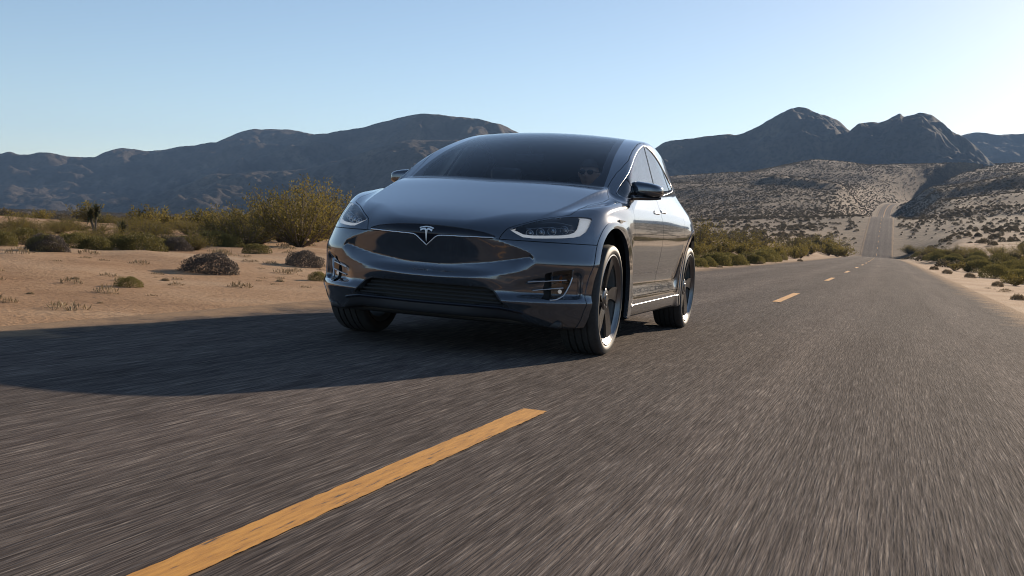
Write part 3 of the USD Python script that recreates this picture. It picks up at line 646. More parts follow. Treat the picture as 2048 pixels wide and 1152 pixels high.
# emblem: a T with a curved cap
def arc(r, a0, a1, n=24, cy=0.0): return [(r * math.sin(a), cy + r * math.cos(a)) for a in np.linspace(a0, a1, n)]
cap = Polygon(arc(1.25, -.43, .43, cy=-.775) + arc(1.17, .41, -.41, cy=-.775))
bar = arc(1.125, -.40, .40, cy=-.775)
tee = Polygon(bar + [(.40, .135), (.30, .195), (.155, .235), (.09, .20), (.0, -.56), (-.09, .20), (-.155, .235), (-.30, .195), (-.40, .135)])
notch = Polygon([(-.10, .36), (.10, .36), (0, .245)])
em = [trimesh.creation.extrude_polygon(g, .006, engine='earcut') for g in (cap, tee.difference(notch))]
em = trimesh.util.concatenate(em); em.vertices[:, :2] *= .0925
q = em.vertices.copy(); em.vertices = np.column_stack([q[:, 2], q[:, 0], q[:, 1] + .7425])
sx = np.column_stack([np.full(len(q), .95), em.vertices[:, 1], em.vertices[:, 2]])
for _ in range(20): sx[:, 0] -= body_sd(sx) * .8
em.vertices[:, 0] += sx[:, 0] - .001
em.fix_normals()
obj('emblem', em, 'emblem_silver', car)

# bumper sensors
for yy, zz in ((.287, .470), (-.287, .470)):
    P = onskin([(.9 - .4 * yy * yy, yy, zz)])[0]; n = body_grad(P[None])[0]
    d = trimesh.creation.cylinder(.0115, .006, sections=24); d.apply_transform(trimesh.geometry.align_vectors([0, 0, 1], n)); d.apply_translation(P)
    obj('parking_sensor', d, 'car_paint', car, smooth=40)

# head lamps, each a thing of lens, bowl, light guide and projectors
HIN = PXH([(1026.5, 456.8), (1036, 460.8), (1048, 466.8), (1066, 469), (1090, 469.6), (1120, 469.2), (1140, 467.6), (1152, 463), (1158, 455), (1160.5, 446), (1162, 436.4), (1156, 432.5), (1130, 433.5), (1104, 436), (1075, 441), (1050, 447.2)])
drl_all, rest_hl = None, None
for left in (True, False):
    h = hl.side(left)
    hd = thing('headlight', None, None, parent=car)
    skin_obj('lens', h.moved(-.002), 'lamp_lens', hd, 0)
    inn, drl = h.split(on(HIN[:, 1:], 1, 2))
    skin_obj('daytime_strip', drl.moved(-.012), 'lamp_guide', hd, .01)
    skin_obj('lamp_bowl', inn.moved(-.055) + inn.moved(-.012).rim(.043), 'lamp_bowl_grey', hd)
    skin_obj('lamp_seal', h.rim(.05), 'seal_black', hd)
    sg = 1 if left else -1
    for y0, z0, rr in ((.60, .812, .019), (.655, .822, .022), (.715, .832, .022), (.775, .842, .022)):
        P = np.array([[.8, y0 * sg, z0]])
        for _ in range(30): P[:, 0] -= body_sd(P) * .6
        n = body_grad(P)[0]; c = P[0] - n * .042
        m = trimesh.creation.icosphere(2, rr); m.vertices[:, 0] *= .75; m.apply_translation(c)
        ring = trimesh.creation.torus(rr * 1.15, .003, 28, 8); ring.apply_transform(trimesh.geometry.align_vectors([0, 0, 1], [1, .25 * sg, .1])); ring.apply_translation(c + [.004, 0, 0])
        pr = obj('projector', m, 'lamp_silver', hd, smooth=True); obj('projector_ring', ring, 'satin_metal', pr, smooth=True)
    for zz, y0, y1 in ((.862, .60, .80), (.838, .57, .83)):
        q = [(.8, y * sg, zz + .018 * math.sin((y - y0) / (y1 - y0) * 3.1) - (.0 if zz > .85 else .012)) for y in np.linspace(y0, y1, 24)]
        P = np.array(q)
        for _ in range(30): P[:, 0] -= body_sd(P) * .6
        obj('light_blade', tube(P - body_grad(P) * .024, .0032, 6), 'lamp_silver', hd, smooth=True)
    # fog lamp
    fl = thing('fog_light', None, None, parent=car)
    fg = fog.side(left)
    skin_obj('lens', fg.moved(-.001), 'lamp_lens', fl)
    skin_obj('lamp_bowl', fg.moved(-.04) + fg.rim(.04), 'lamp_dark', fl)
    fc = np.array([.655, .772 * sg, .437]); 
    P = fc[None].copy()
    for _ in range(30): P[:, 0] -= body_sd(P) * .6
    m = trimesh.creation.icosphere(2, .013); m.vertices[:, 0] *= .6; m.apply_translation(P[0] + [-.03, 0, -.005]); obj('fog_lamp_bulb', m, 'lamp_guide', fl, smooth=True)
    m = box((-.006, -.008, -.022), (.006, .008, .022), .003); m.apply_translation(P[0] + [-.032, .0, .075]); obj('indicator', m, 'lamp_amber', fl)
    st = PXH([(1099, 601), (1113, 599.5), (1124, 593.5), (1133, 582.5), (1140.5, 568), (1145, 552), (1146, 541)])[:, 1:] * [sg, 1]
    skin_line(resample(st, .01), .005, 'satin_metal', 'fog_light_trim', fl, .0)
    skin_obj('bumper_slot', slot.side(left).moved(-.03) + slot.side(left).rim(.03), 'seal_black', car)
    for (a, b) in (((1055.5, 564.3), (1133, 560.4)), ((1065, 581), (1126.6, 576))):
        yz = [PXH([np.array(a) + (np.array(b) - a) * t])[0][1:] * [sg, 1] for t in np.linspace(0, 1, 8)]
        skin_line(yz, .0042, 'satin_metal', 'bumper_fin', car, .004)

# side glass
def edge_loop(s, step=.025):
    """The longest open edge of a skin piece as an evenly spaced loop."""
    _, inv = np.unique(np.round(s.V, 5), axis=0, return_inverse=True); inv = inv.ravel(); F = inv[s.F]
    pos = np.zeros((inv.max() + 1, 3)); pos[inv] = s.V
    d = np.vstack([F[:, [0, 1]], F[:, [1, 2]], F[:, [2, 0]]]); d = d[d[:, 0] != d[:, 1]]
    e = np.sort(d, 1); _, i, n = np.unique(e, axis=0, return_index=True, return_counts=True)
    nxt = {a: b for a, b in d[i[n == 1]]}; best = []
    while nxt:
        a, b = nxt.popitem(); loop = [a]
        while b in nxt: loop.append(b); b = nxt.pop(b)
        if len(loop) > len(best): best = loop
    p = resample(pos[best], step, True)
    for _ in range(2): p = (p + (np.roll(p, 1, 0) + np.roll(p, -1, 0)) / 2) / 2
    return p
quarter, d2 = dlo.split(lambda P: (P[:, 0] + .655) * -1 - (P[:, 2] - 1.08) * .30)
front_w, d2b = d2.split(lambda P: -(P[:, 0] + 1.56 + (P[:, 2] - 1.12) * .42))
rear_w, tail_w = d2b.split(lambda P: -(P[:, 0] + 2.28 + (P[:, 2] - 1.2) * .10))
def inset(s, w):
    """The skin piece shrunk by cutting a border of width w away (its border becomes the frame)."""
    e = np.sort(np.vstack([s.F[:, [0, 1]], s.F[:, [1, 2]], s.F[:, [2, 0]]]), 1); u, n = np.unique(e, axis=0, return_counts=True)
    t = cKDTree(np.vstack([s.V[u[n == 1]].mean(1), s.V[np.unique(u[n == 1])]]))
    return s.split(lambda P: w - t.query(P)[0])
for left in (True, False):
    for nm, s in (('front_quarter_window', quarter), ('front_window', front_w), ('rear_window', rear_w), ('rear_quarter_window', tail_w)):
        s = s.side(left)
        if len(s.F) < 10: continue
        g, fr = inset(s, .011)
        w = skin_obj(nm, g.moved(-.004), 'side_glass', car)
        skin_obj('window_frame', fr.moved(-.001), 'black_gloss', w, .012)
    obj('window_chrome_trim', tube(edge_loop(dlo.side(left)), .0028, 6, closed=True), 'satin_metal', car, smooth=True)
# windscreen with its dark printed border
clear, border = ws.split(lambda P: ws_sd(P) + .052 + .03 * sst(-.45, -.30, P[:, 0] + .40 * P[:, 1] ** 2))
wp = skin_obj('windshield', clear, 'windshield_glass', car)
skin_obj('windshield_border', border, 'black_gloss', wp, .01)
for left in (True, False):
    sg = 1 if left else -1
    for nm, s in (('front_door', fd), ('rear_door', rd)):
        d = skin_obj(nm, s.side(left), 'car_paint', car, .012)
        hx = -1.40 if nm == 'front_door' else -1.70
        P = onskin([(hx + t, .95 * sg, 1.003 - .055 * (hx + 1.4)) for t in np.linspace(-.085, .085, 14)], 1)
        m = box((-.09, -.010, -.0135), (.09, .008, .0135), .004)
        n = body_grad(P[6:7])[0]; ax = P[-1] - P[0]; ax /= np.linalg.norm(ax); up = np.cross(ax, n); M4 = np.eye(4); M4[:3, :3] = np.column_stack([ax, n, up]) * [1, 1, np.sign(np.linalg.det(np.column_stack([ax, n, up])))]
        m.apply_transform(M4); m.apply_translation(P[6] + n * .001); m.fix_normals()
        obj('door_handle', m, 'satin_metal', d, smooth=40)
    # sill chrome
    P = onskin([(x, .97 * sg, .306 + .008 * (-x - .5)) for x in np.linspace(-.53, -2.43, 60)], 1)
    obj('sill_chrome_strip', tube(P, .006, 8), 'satin_metal', car, smooth=True)
    # side repeater badge on the fender
    P = onskin([(-.16, .97 * sg, .905)])[0]
    m = trimesh.creation.extrude_polygon(Polygon([(-.13, .006), (.09, .012), (.05, -.008), (.03, -.045), (-.005, -.05), (-.02, -.004)]), .008, engine='earcut')
    q = m.vertices.copy(); m.vertices = np.column_stack([P[0] + q[:, 0], sg * (abs(P[1]) - .004 + q[:, 2]), P[2] + q[:, 1]]); m.fix_normals()
    obj('side_repeater', m, 'satin_metal', car)
    # mirror
    mi = thing('side_mirror', None, None, parent=car)
    c = np.array([-.87, .968, 1.146])
    u_, v_ = np.meshgrid(np.linspace(0, 2 * math.pi, 49), np.linspace(-math.pi / 2, math.pi / 2, 25), indexing='ij')
    sp = lambda t, e: np.sign(t) * np.abs(t) ** e
    ex, ey, ez = sp(np.cos(v_), .55) * sp(np.cos(u_), .85), sp(np.cos(v_), .55) * sp(np.sin(u_), .6), sp(np.sin(v_), .6)
    X = np.where(ex > 0, .115 * ex, .045 * ex); Y = .122 * ey; Z = .064 * ez
    Z = np.where(Z > 0, Z * (1 - .25 * (Y / .128)), Z * .72) ; X = X - .05 * (Y + .1) * 1.0
    mv = np.stack([X + c[0], (Y + c[1]), Z + c[2]], -1).reshape(-1, 3)
    m = trimesh.Trimesh(mv, np.vstack([(g := grid_faces(49, 25))[:, [0, 1, 2]], g[:, [0, 2, 3]]])); m.merge_vertices(); m.fix_normals()
    if not left: m = flip_y(m); m.fix_normals()
    obj('mirror_housing', m, 'car_paint', mi, smooth=40)
    gl = box((-.925, sg * .968 - .10, 1.105), (-.92, sg * .968 + .10, 1.19), .002); obj('mirror_glass', gl, 'chrome', mi)
    a = np.array([(-.60, .905, 1.082), (-.70, .935, 1.090), (-.79, .98, 1.092), (-.84, 1.03, 1.094), (-.87, 1.075, 1.098)]) * [1, sg, 1]
    obj('mirror_arm', tube(resample(a, .02), np.interp(np.linspace(0, 1, len(resample(a, .02))), [0, .7, 1], [.022, .016, .009]), 10), 'black_gloss', mi, smooth=True)

# ---- wheels
def wheel_meshes():
    o = {}
    w = .1325; R = RT
    prof = [(.300, -w + .012), (.312, -w + .004), (.335, -w), (.356, -w + .006), (.366, -w + .018)]
    gy = [-.066, -.024, .024, .066]
    for g in gy: prof += [(R, g - .0055), (R - .008, g - .004), (R - .008, g + .004), (R, g + .0055)]
    prof += [(.366, w - .018), (.356, w - .006), (.335, w), (.328, w + .001), (.312, w - .004), (.305, w - .012), (.300, w - .02)]
    o['tyre'] = lathe(prof, 120)
    o['rim_lip'] = lathe([(.262, w - .03), (.285, w - .018), (.292, w - .008), (.300, w - .004), (.306, w - .006), (.3065, w - .014), (.300, w - .022), (.282, w - .034), (.262, w - .05)], 120)
    o['rim_barrel'] = lathe([(.285, w - .03), (.262, w - .05), (.25, 0), (.262, -w + .03), (.296, -w + .01)], 90)
    # five broad curved spokes, cut from a shallow cone
    sp = []
    for k in range(5):
        a0 = k * 2 * math.pi / 5 + .3
        rr = np.linspace(.04, .290, 22); t = (rr - .04) / .25
        mid = a0 + .30 * t ** 1.4; wid = (.036 + .026 * t ** 1.3) / np.maximum(rr, .06)
        pl = np.concatenate([np.stack([rr, mid - wid], 1), np.stack([rr, mid + wid * .8], 1)[::-1]])
        rows = []
        for u in np.linspace(-1, .8, 9):
            a_ = mid + wid * u
            yy = w - .040 + .020 * t - .006 * (u + 1) * (1 - .5 * t) + 0 * u
            rows.append(np.stack([rr * np.cos(a_), yy, rr * np.sin(a_)], -1))
        top = np.stack(rows, 1); bot = top - [0, .018, 0]
        n, m_ = top.shape[:2]
        loop = np.concatenate([top, bot[:, ::-1]], 1); m2 = 2 * m_
        i, j = np.meshgrid(np.arange(n - 1), np.arange(m2), indexing='ij'); j2 = (j + 1) % m2
        q = np.stack([i * m2 + j, i * m2 + j2, (i + 1) * m2 + j2, (i + 1) * m2 + j], -1).reshape(-1, 4)
        s = trimesh.Trimesh(loop.reshape(-1, 3), np.vstack([q[:, [0, 1, 2]], q[:, [0, 2, 3]]]), process=False); s.fix_normals()
        sp.append(s)
    o['spokes'] = sp
    o['hub'] = lathe([(.0, w - .028), (.034, w - .029), (.040, w - .034), (.066, w - .036), (.078, w - .044), (.080, w - .12)], 48)
    o['disc'] = lathe([(.06, .01), (.185, .01), (.187, .012), (.187, .032), (.185, .034), (.06, .034)], 72)
    o['nuts'] = [trimesh.creation.cylinder(.0075, .012, sections=12, transform=trimesh.transformations.translation_matrix([.052 * math.cos(a), w - .04, .052 * math.sin(a)]) @ trimesh.transformations.rotation_matrix(math.pi / 2, [1, 0, 0])) for a in np.arange(5) * 2 * math.pi / 5 + .6]
    o['caliper'] = hull(((.15, .022, .06), .035), ((.17, .022, 0), .035), ((.15, .022, -.06), .035))
    return o
WM = wheel_meshes()
for xa, ty in ((0, .832), (-WB, .845)):
    for sg in (1, -1):
        wt = thing('wheel', None, None, parent=car)
        wt_l = Gf.Matrix4d(1); 
        def place(m, sg=sg, xa=xa, ty=ty):
            m = m.copy()
            if sg < 0: m.apply_transform(np.diag([1., -1, 1, 1])); m.invert() if False else None
            m.apply_translation([xa, sg * ty, ZA]); m.fix_normals(); return m
        obj('tyre', place(WM['tyre']), 'tyre_rubber', wt, smooth=35)
        rim = thing('rim', None, None, parent=wt)
        obj('rim_lip', place(WM['rim_lip']), 'wheel_lip', rim, smooth=35)
        obj('rim_barrel', place(WM['rim_barrel']), 'caliper_grey', rim, smooth=35)
        for s in WM['spokes']: obj('spoke', place(s), 'wheel_grey', rim, smooth=30)
        obj('wheel_hub', place(WM['hub']), 'wheel_grey', rim, smooth=35)
        for s in WM['nuts']: obj('wheel_nut', place(s), 'satin_metal', rim, smooth=40)
        obj('brake_disc', place(WM['disc']), 'disc_steel', wt, smooth=35)
        obj('brake_caliper', place(WM['caliper']), 'caliper_grey', wt, smooth=35)
    # wheel wells
    for sg in (1, -1):
        g = np.linspace(-.3, math.pi + .3, 40)
        ring = np.stack([xa + np.where(np.cos(g) < 0, .424, .452) * np.cos(g), 0 * g, ZA + .488 * np.sin(g)], -1)
        v = np.vstack([ring + [0, sg * y, 0] for y in ((.90, .60) if xa == 0 else (.93, .60))] + [ring * [0, 0, 0] + [xa, sg * .60, .5]])
        n = len(g); f = grid_faces(3, n)
        obj('wheel_well', (v, f if sg < 0 else f[:, ::-1]), 'seal_black', car)
obj('floor_pan', box((-3.9, -.80, .20), (.62, .80, .25), .02), 'black_plastic', car)
# ---- cabin
obj('cabin_floor', box((-3.4, -.84, .26), (-.1, .84, .34)), 'cabin_dark', car)
obj('firewall', box((-.14, -.84, .3), (-.10, .84, .98)), 'cabin_dark', car)
dv = []
for t, z in ((-.18, 1.075), (-.30, 1.085), (-.48, 1.075), (-.62, 1.045), (-.72, .98), (-.74, .80)):
    yy = np.linspace(-.80, .80, 30); dv.append(np.stack([t - .30 * yy ** 2 * (1 if t > -.5 else .3), yy, z - .02 * (yy / .8) ** 4 + .022 * gauss(yy - .40, .17) * (-.65 < t < -.4)], -1))
obj('dashboard', (np.array(dv).reshape(-1, 3), grid_faces(6, 30)), 'cabin_dark', car, smooth=True)
obj('centre_screen', box((-.735, -.12, .80), (-.715, .12, 1.09), .006), 'black_gloss', car)
sw = thing('steering_wheel', None, None, parent=car)
Tm = trimesh.transformations.translation_matrix([-.80, .40, 1.00]) @ trimesh.transformations.rotation_matrix(math.radians(68), [0, 1, 0])
m = trimesh.creation.torus(.185, .016, 48, 12); m.apply_transform(Tm); obj('wheel_ring', m, 'cabin_dark', sw, smooth=True)
m = trimesh.creation.cylinder(.07, .05, sections=32); m.apply_transform(Tm); obj('wheel_boss', m, 'cabin_dark', sw, smooth=40)
for a in (0, 90, 180):
    m = box((-.012, 0, -.008), (.012, .18, .008)); m.apply_transform(Tm @ trimesh.transformations.rotation_matrix(math.radians(a - 90), [0, 0, 1])); obj('wheel_spoke', m, 'satin_metal', sw)
def seat(x, y):
    s = thing('seat', None, None, parent=car)
    obj('seat_cushion', hull(((x + .25, y - .2, .56), .07), ((x + .25, y + .2, .56), .07), ((x - .22, y - .2, .52), .08), ((x - .22, y + .2, .52), .08)), 'seat_leather', s, smooth=40)
    obj('seat_back', hull(((x - .22, y - .2, .58), .08), ((x - .22, y + .2, .58), .08), ((x - .46, y - .17, 1.12), .055), ((x - .46, y + .17, 1.12), .055)), 'seat_leather', s, smooth=40)
    obj('headrest', hull(((x - .49, y - .09, 1.26), .05), ((x - .49, y + .09, 1.26), .05), ((x - .48, y - .08, 1.20), .05), ((x - .48, y + .08, 1.20), .05)), 'seat_leather', s, smooth=40)
for x, y in ((-1.15, .40), (-1.15, -.40), (-2.1, .42), (-2.1, 0), (-2.1, -.42)): seat(x, y)
rl = inner.split(lambda P: 1.06 - P[:, 2])[0].moved(-.03); obj('headlining', (rl.V, rl.F), 'cabin_grey', car, normals=-rl.N)
for sg in (1, -1):
    a = onskin([(-1.40, .92 * sg, 1.10), (-1.46, .88 * sg, 1.25), (-1.55, .80 * sg, 1.42), (-1.62, .72 * sg, 1.54)]); n = body_grad(a)
    obj('door_pillar', tube(resample(a - n * .05, .03), .035, 10), 'cabin_grey', car, smooth=True)
    obj('door_card', box((-2.5, sg * .86 - .03, .4), (-.6, sg * .86 + .03, 1.045), .02), 'cabin_dark', car)
m = thing('rear_view_mirror', None, None, parent=car)
P = onskin([(-.98, 0, 1.45)])[0]
obj('mirror_case', box((P[0] - .04, -.115, P[2] - .13), (P[0] - .005, .115, P[2] - .065), .012), 'black_plastic', m, smooth=40)
obj('mirror_stem', tube([P + [.0, 0, -.01], P + [-.02, 0, -.08]], .012, 8), 'black_plastic', m, smooth=40)
# ---- the driver
drv = thing('person', 'driver in dark jacket and sunglasses sitting behind the car windshield with both hands up', 'person')
def smooth_body(bones, step=.012):
    import manifold3d as m3
    tot = None
    for (a, ra), (b, rb) in bones:
        h = m3.Manifold.batch_hull([m3.Manifold.sphere(ra, 20).translate(tuple(map(float, a))), m3.Manifold.sphere(rb, 20).translate(tuple(map(float, b)))])
        tot = h if tot is None else tot + h
    me = tot.refine_to_length(step).to_mesh(); t = trimesh.Trimesh(me.vert_properties[:, :3], me.tri_verts)
    return trimesh.smoothing.filter_taubin(t, iterations=12)
plain('skin', (.42, .25, .18), .5); plain('jacket_cloth', (.03, .032, .04), .8); plain('hair', (.035, .022, .015), .6)
D = np.array([-1.22, .40, 0.0])
hd_ = D + [-.10, 0, 1.27]
J = lambda *p: D + np.array(p)
bones = [((J(0, 0, .62), .15), (J(-.10, 0, .95), .15)), ((J(-.10, -.13, 1.02), .075), (J(-.10, .13, 1.02), .075)), ((J(-.09, 0, .98), .12), (J(-.10, 0, 1.05), .07)), ((J(-.10, 0, 1.05), .055), (J(-.09, 0, 1.17), .052))]
for s in (-1, 1):
    bones += [((J(-.10, s * .18, 1.02), .062), (J(.08, s * .24, .80), .048)), ((J(.08, s * .24, .80), .046), (J(.36, s * .17, .98), .032)), ((J(.02, s * .09, .60), .09), (J(.42, s * .13, .62), .065)), ((J(.42, s * .13, .62), .062), (J(.60, s * .13, .40), .045))]
obj('jacket', smooth_body(bones), 'jacket_cloth', drv, smooth=True)
u = trimesh.creation.icosphere(4, 1.0).vertices.copy(); F = trimesh.creation.icosphere(4, 1.0).faces
v = u * [.098, .076, .118]
v[:, 0] -= .012 * (u[:, 2] < -.2) * (u[:, 0] < 0) * -u[:, 2]
v[:, 1] *= 1 - .28 * np.clip(-u[:, 2], 0, 1)
v[:, 0] += .024 * np.exp(-((u[:, 1] / .16) ** 2 + ((u[:, 2] + .10) / .16) ** 2)) * (u[:, 0] > 0)             # nose
v[:, 0] -= .012 * (np.exp(-(((u[:, 1] - .38) / .2) ** 2 + ((u[:, 2] - .12) / .14) ** 2)) + np.exp(-(((u[:, 1] + .38) / .2) ** 2 + ((u[:, 2] - .12) / .14) ** 2))) * (u[:, 0] > 0)
v[:, 0] += .007 * np.exp(-((u[:, 1] / .25) ** 2 + ((u[:, 2] + .45) / .07) ** 2)) * (u[:, 0] > 0)             # lips
v[:, 0] += .010 * np.exp(-((u[:, 1] / .25) ** 2 + ((u[:, 2] + .78) / .15) ** 2)) * (u[:, 0] > 0)             # chin
for s in (-1, 1): v[:, 1] += s * .018 * np.exp(-(((u[:, 0]) / .16) ** 2 + ((u[:, 2] - .02) / .22) ** 2)) * (u[:, 1] * s > .8)
obj('head', trimesh.Trimesh(v + hd_, F, process=False), 'skin', drv, smooth=True)
hv = u * [.110, .086, .125]; keep = (u[:, 2] > .42) | ((u[:, 0] < -.10) & (u[:, 2] > -.35))
hf = F[keep[F].all(1)]; obj('hair', trimesh.Trimesh(hv + hd_, hf, process=False), 'hair', drv, smooth=True)
gl_ = thing('sunglasses', None, None, parent=drv)
for s in (-1, 1):
    m = trimesh.creation.icosphere(2, 1.0); m.apply_scale([.010, .027, .020]); m.apply_translation(hd_ + [.094, s * .031, .016]); obj('lens', m, 'black_gloss', gl_, smooth=True)
    obj('temple', tube([hd_ + [.088, s * .055, .02], hd_ + [.0, s * .086, .02]], .003, 6), 'black_gloss', gl_)
for s in (-1, 1):
    hand = thing('hand', None, None, parent=drv); c = J(.40, s * .165, 1.0)
    pb = [((c + [-.045, 0, -.02], .024), (c, .030)), ((c + [0, -.02, .01], .022), (c + [0, .02, .01], .022))]
    for q, (dy, l) in enumerate(((-.03, .9), (-.01, 1.0), (.01, .95), (.028, .8))):
        k0 = c + [.02, dy, .018]; k1 = k0 + np.array([.034 * l, 0, .006]); k2 = k1 + np.array([.012 * l, 0, -.026]); k3 = k2 + np.array([-.014, 0, -.016])
        pb += [((k0, .0095), (k1, .0088)), ((k1, .0088), (k2, .0082)), ((k2, .0082), (k3, .0075))]
    t0 = c + [-.01, -s * .028, .01]; t1 = t0 + np.array([.028, -s * .016, .004]); t2 = t1 + np.array([.026, -s * .002, -.004]); pb += [((t0, .012), (t1, .0105)), ((t1, .0105), (t2, .009))]
    obj('palm_and_fingers', smooth_body(pb, .005), 'skin', hand, smooth=True)
# ------------------------------------------------------------------ plants
def leaf_mat(name, ramp, rough=.7, tr=.25):
    mat(name, {'o': ('object_info', {}), 'g': ('geometry', {}), 'a': ('math', {'math_type': 'multiply_add', 'value2': .55, 'value3': 0.0}), 'b': ('math', {'math_type': 'multiply_add', 'value2': .45}),
               'r': ('rgb_ramp', {'ramp': ramp}), 'p': ('principled_bsdf', {'roughness': rough, 'specular_ior_level': .25}), 't': ('translucent_bsdf', {}), 'm': ('mix_closure', {'fac': tr})},
        [('g.random_per_island', 'a.value1'), ('o.random', 'b.value1'), ('a.value', 'b.value3'), ('b.value', 'r.fac'), ('r.color', 'p.base_color'), ('r.color', 't.color'), ('p.BSDF', 'm.closure1'), ('t.BSDF', 'm.closure2')], surface='m.closure')
leaf_mat('creosote_leaf', [(0, (.10, .082, .022)), (.5, (.21, .165, .045)), (1, (.35, .265, .08))], tr=.5)
leaf_mat('sage_leaf', [(0, (.085, .070, .060)), (.5, (.14, .115, .095)), (1, (.24, .20, .155))], tr=.25)
leaf_mat('green_leaf', [(0, (.11, .095, .03)), (.5, (.20, .17, .055)), (1, (.31, .26, .10))], tr=.4)
leaf_mat('straw_leaf', [(0, (.22, .16, .09)), (.5, (.33, .25, .15)), (1, (.44, .35, .22))], tr=.2)
leaf_mat('yucca_leaf', [(0, (.07, .07, .03)), (1, (.16, .15, .06))], tr=.1)
leaf_mat('far_leaf', [(0, (.085, .068, .042)), (.5, (.14, .112, .07)), (1, (.22, .175, .115))], tr=.35)
plain('twig', (.12, .085, .06), .9)
rng = np.random.default_rng(11)
def leaves(P, size, r, up=0.0, asp=2.2):
    """One small four-cornered leaf per point."""
    n = len(P); d = r.normal(size=(n, 3)); d[:, 2] = np.abs(d[:, 2]) * (1 + up) + up; d /= np.linalg.norm(d, axis=1, keepdims=True)
    e = np.cross(d, r.normal(size=(n, 3))); e /= np.linalg.norm(e, axis=1, keepdims=True)
    s = (size * (.6 + .8 * r.random(n)))[:, None]
    V = np.stack([P, P + d * s * asp * .5 + e * s * .5, P + d * s * asp, P + d * s * asp * .5 - e * s * .5], 1).reshape(-1, 3)
    k = np.arange(n)[:, None] * 4
    return V, np.vstack([k + [0, 1, 2], k + [0, 2, 3]])
def stem_mesh(paths, r0):
    out = []
    for p in paths: out.append(tube(p, np.linspace(r0, r0 * .35, len(p)), 4))
    return trimesh.util.concatenate(out)
def bush(r, H, W, stems, per, size, base=.25, spread=1.0):
    """Stems that fan out of one root, with leaves along their outer part; returns (foliage, stems)."""
    paths, pts = [], []
    for k in range(stems):
        a = r.random() * 6.283; lean = (r.random() ** .7) * spread
        l = H * (.55 + .6 * r.random()) * (1 - .22 * lean)
        top = np.array([math.cos(a) * W * .5 * lean, math.sin(a) * W * .5 * lean, l])
        t = np.linspace(0, 1, 6)[:, None]
        p = top * np.concatenate([t ** .9, t ** .9, t], 1) + np.array([math.cos(a), math.sin(a), 0]) * .12 * np.sin(t * 3.1) * W * .3 + r.normal(size=(6, 3)) * .02 * t * H
        paths.append(p)
        tt = base + (1 - base) * r.random(per) ** .75
        q = np.stack([np.interp(tt, t[:, 0], p[:, j]) for j in range(3)], 1)
        pts.append(q + r.normal(size=(per, 3)) * np.array([.085, .085, .06]) * W * (.35 + .65 * tt[:, None]) * .55)
    P = np.vstack(pts); P[:, 2] = np.maximum(P[:, 2], .03)
    return leaves(P, size, r), stem_mesh(paths, .010 * H)
def mound(r, H, W, n, size, up=.6, asp=2.2):
    u = r.normal(size=(n, 3)); u[:, 2] = np.abs(u[:, 2]); u /= np.linalg.norm(u, axis=1, keepdims=True)
    rad = (.45 + .55 * r.random(n) ** .35)[:, None] * (.8 + .4 * meshkit.noise(u * 2.5 + r.random() * 50, 3))[:, None]
    P = u * rad * [W / 2, W / 2, H]
    paths = [np.stack([np.zeros(3), d * [W * .2, W * .2, H * .4], d * [W * .45, W * .45, H * .85]]) for d in u[:14]]
    return leaves(P, size, r, up, asp), stem_mesh(paths, .006)
def blade_rosette(r, c, R, n, tilt=0):
    V, F = [], []
    for k in range(n):
        d = r.normal(size=3); d[2] = d[2] * .8 + .35; d /= np.linalg.norm(d); e = np.cross(d, [0, 0, 1.]); e /= np.linalg.norm(e) + 1e-9
        l = R * (.75 + .4 * r.random()); w = .034
        b = len(V); V += [c + e * w, c - e * w, c + d * l + [0, 0, -.03]]; F.append([b, b + 1, b + 2])
    return V, F
PROTO = {}
def define(kind, name, parts):
    """A hidden class prim that the copies of this plant refer to."""
    p = stage.CreateClassPrim(f'/World/Looks/{name}_{kind}' if False else f'/{name}_source_{kind}')
    for nm, m, mt, sm in parts:
        usdkit.mesh(stage, f'{p.GetPath()}/{nm}', m, MAT[mt], sm)
    PROTO.setdefault(name, []).append(p.GetPath())
for k in range(4):
    f, s = bush(np.random.default_rng(100 + k), 1.0, 1.6, 60, 75, .020, .08, 1.25); define(k, 'creosote_bush', [('foliage', f, 'creosote_leaf', False), ('stems', s, 'twig', True)])
for k in range(3):
    f, s = mound(np.random.default_rng(200 + k), .55, 1.1, 8000, .016, .7); define(k, 'sage_mound', [('foliage', f, 'sage_leaf', False), ('stems', s, 'twig', True)])
    f, s = mound(np.random.default_rng(300 + k), .62, 1.15, 4200, .021, 1.5); define(k, 'green_clump', [('foliage', f, 'green_leaf', False), ('stems', s, 'twig', True)])
    f, s = bush(np.random.default_rng(400 + k), .8, 1.25, 26, 42, .034, .12, 1.1); define(k, 'desert_shrub', [('foliage', f, 'creosote_leaf', False), ('stems', s, 'twig', True)])
for k in range(2):
    f, s = mound(np.random.default_rng(500 + k), .30, .7, 900, .016, 2.2, 8.0); define(k, 'dry_tuft', [('foliage', f, 'straw_leaf', False), ('stems', s, 'twig', True)])
for k in range(2):
    r = np.random.default_rng(600 + k); V, F = [], []
    heads = [np.array([0, 0, 1.35]), np.array([.28, .1, 1.15])] if k == 0 else [np.array([.05, 0, .85]), np.array([-.3, .12, .75]), np.array([.32, -.1, .7])]
    tr = []
    for h in heads:
        v, g = blade_rosette(r, h, .52, 130); F += [[a + len(V) for a in t] for t in g]; V += v
        v, g = blade_rosette(r, h - [0, 0, .16], .40, 70); F += [[a + len(V) for a in t] for t in g]; V += v
        tr.append(tube(np.array([[0, 0, -.1], [h[0] * .3, h[1] * .3, h[2] * .45], h]), [.075, .06, .05], 8))
    define(k, 'yucca', [('leaf_rosettes', (np.array(V), np.array(F)), 'yucca_leaf', False), ('trunk', trimesh.util.concatenate(tr), 'twig', True)])
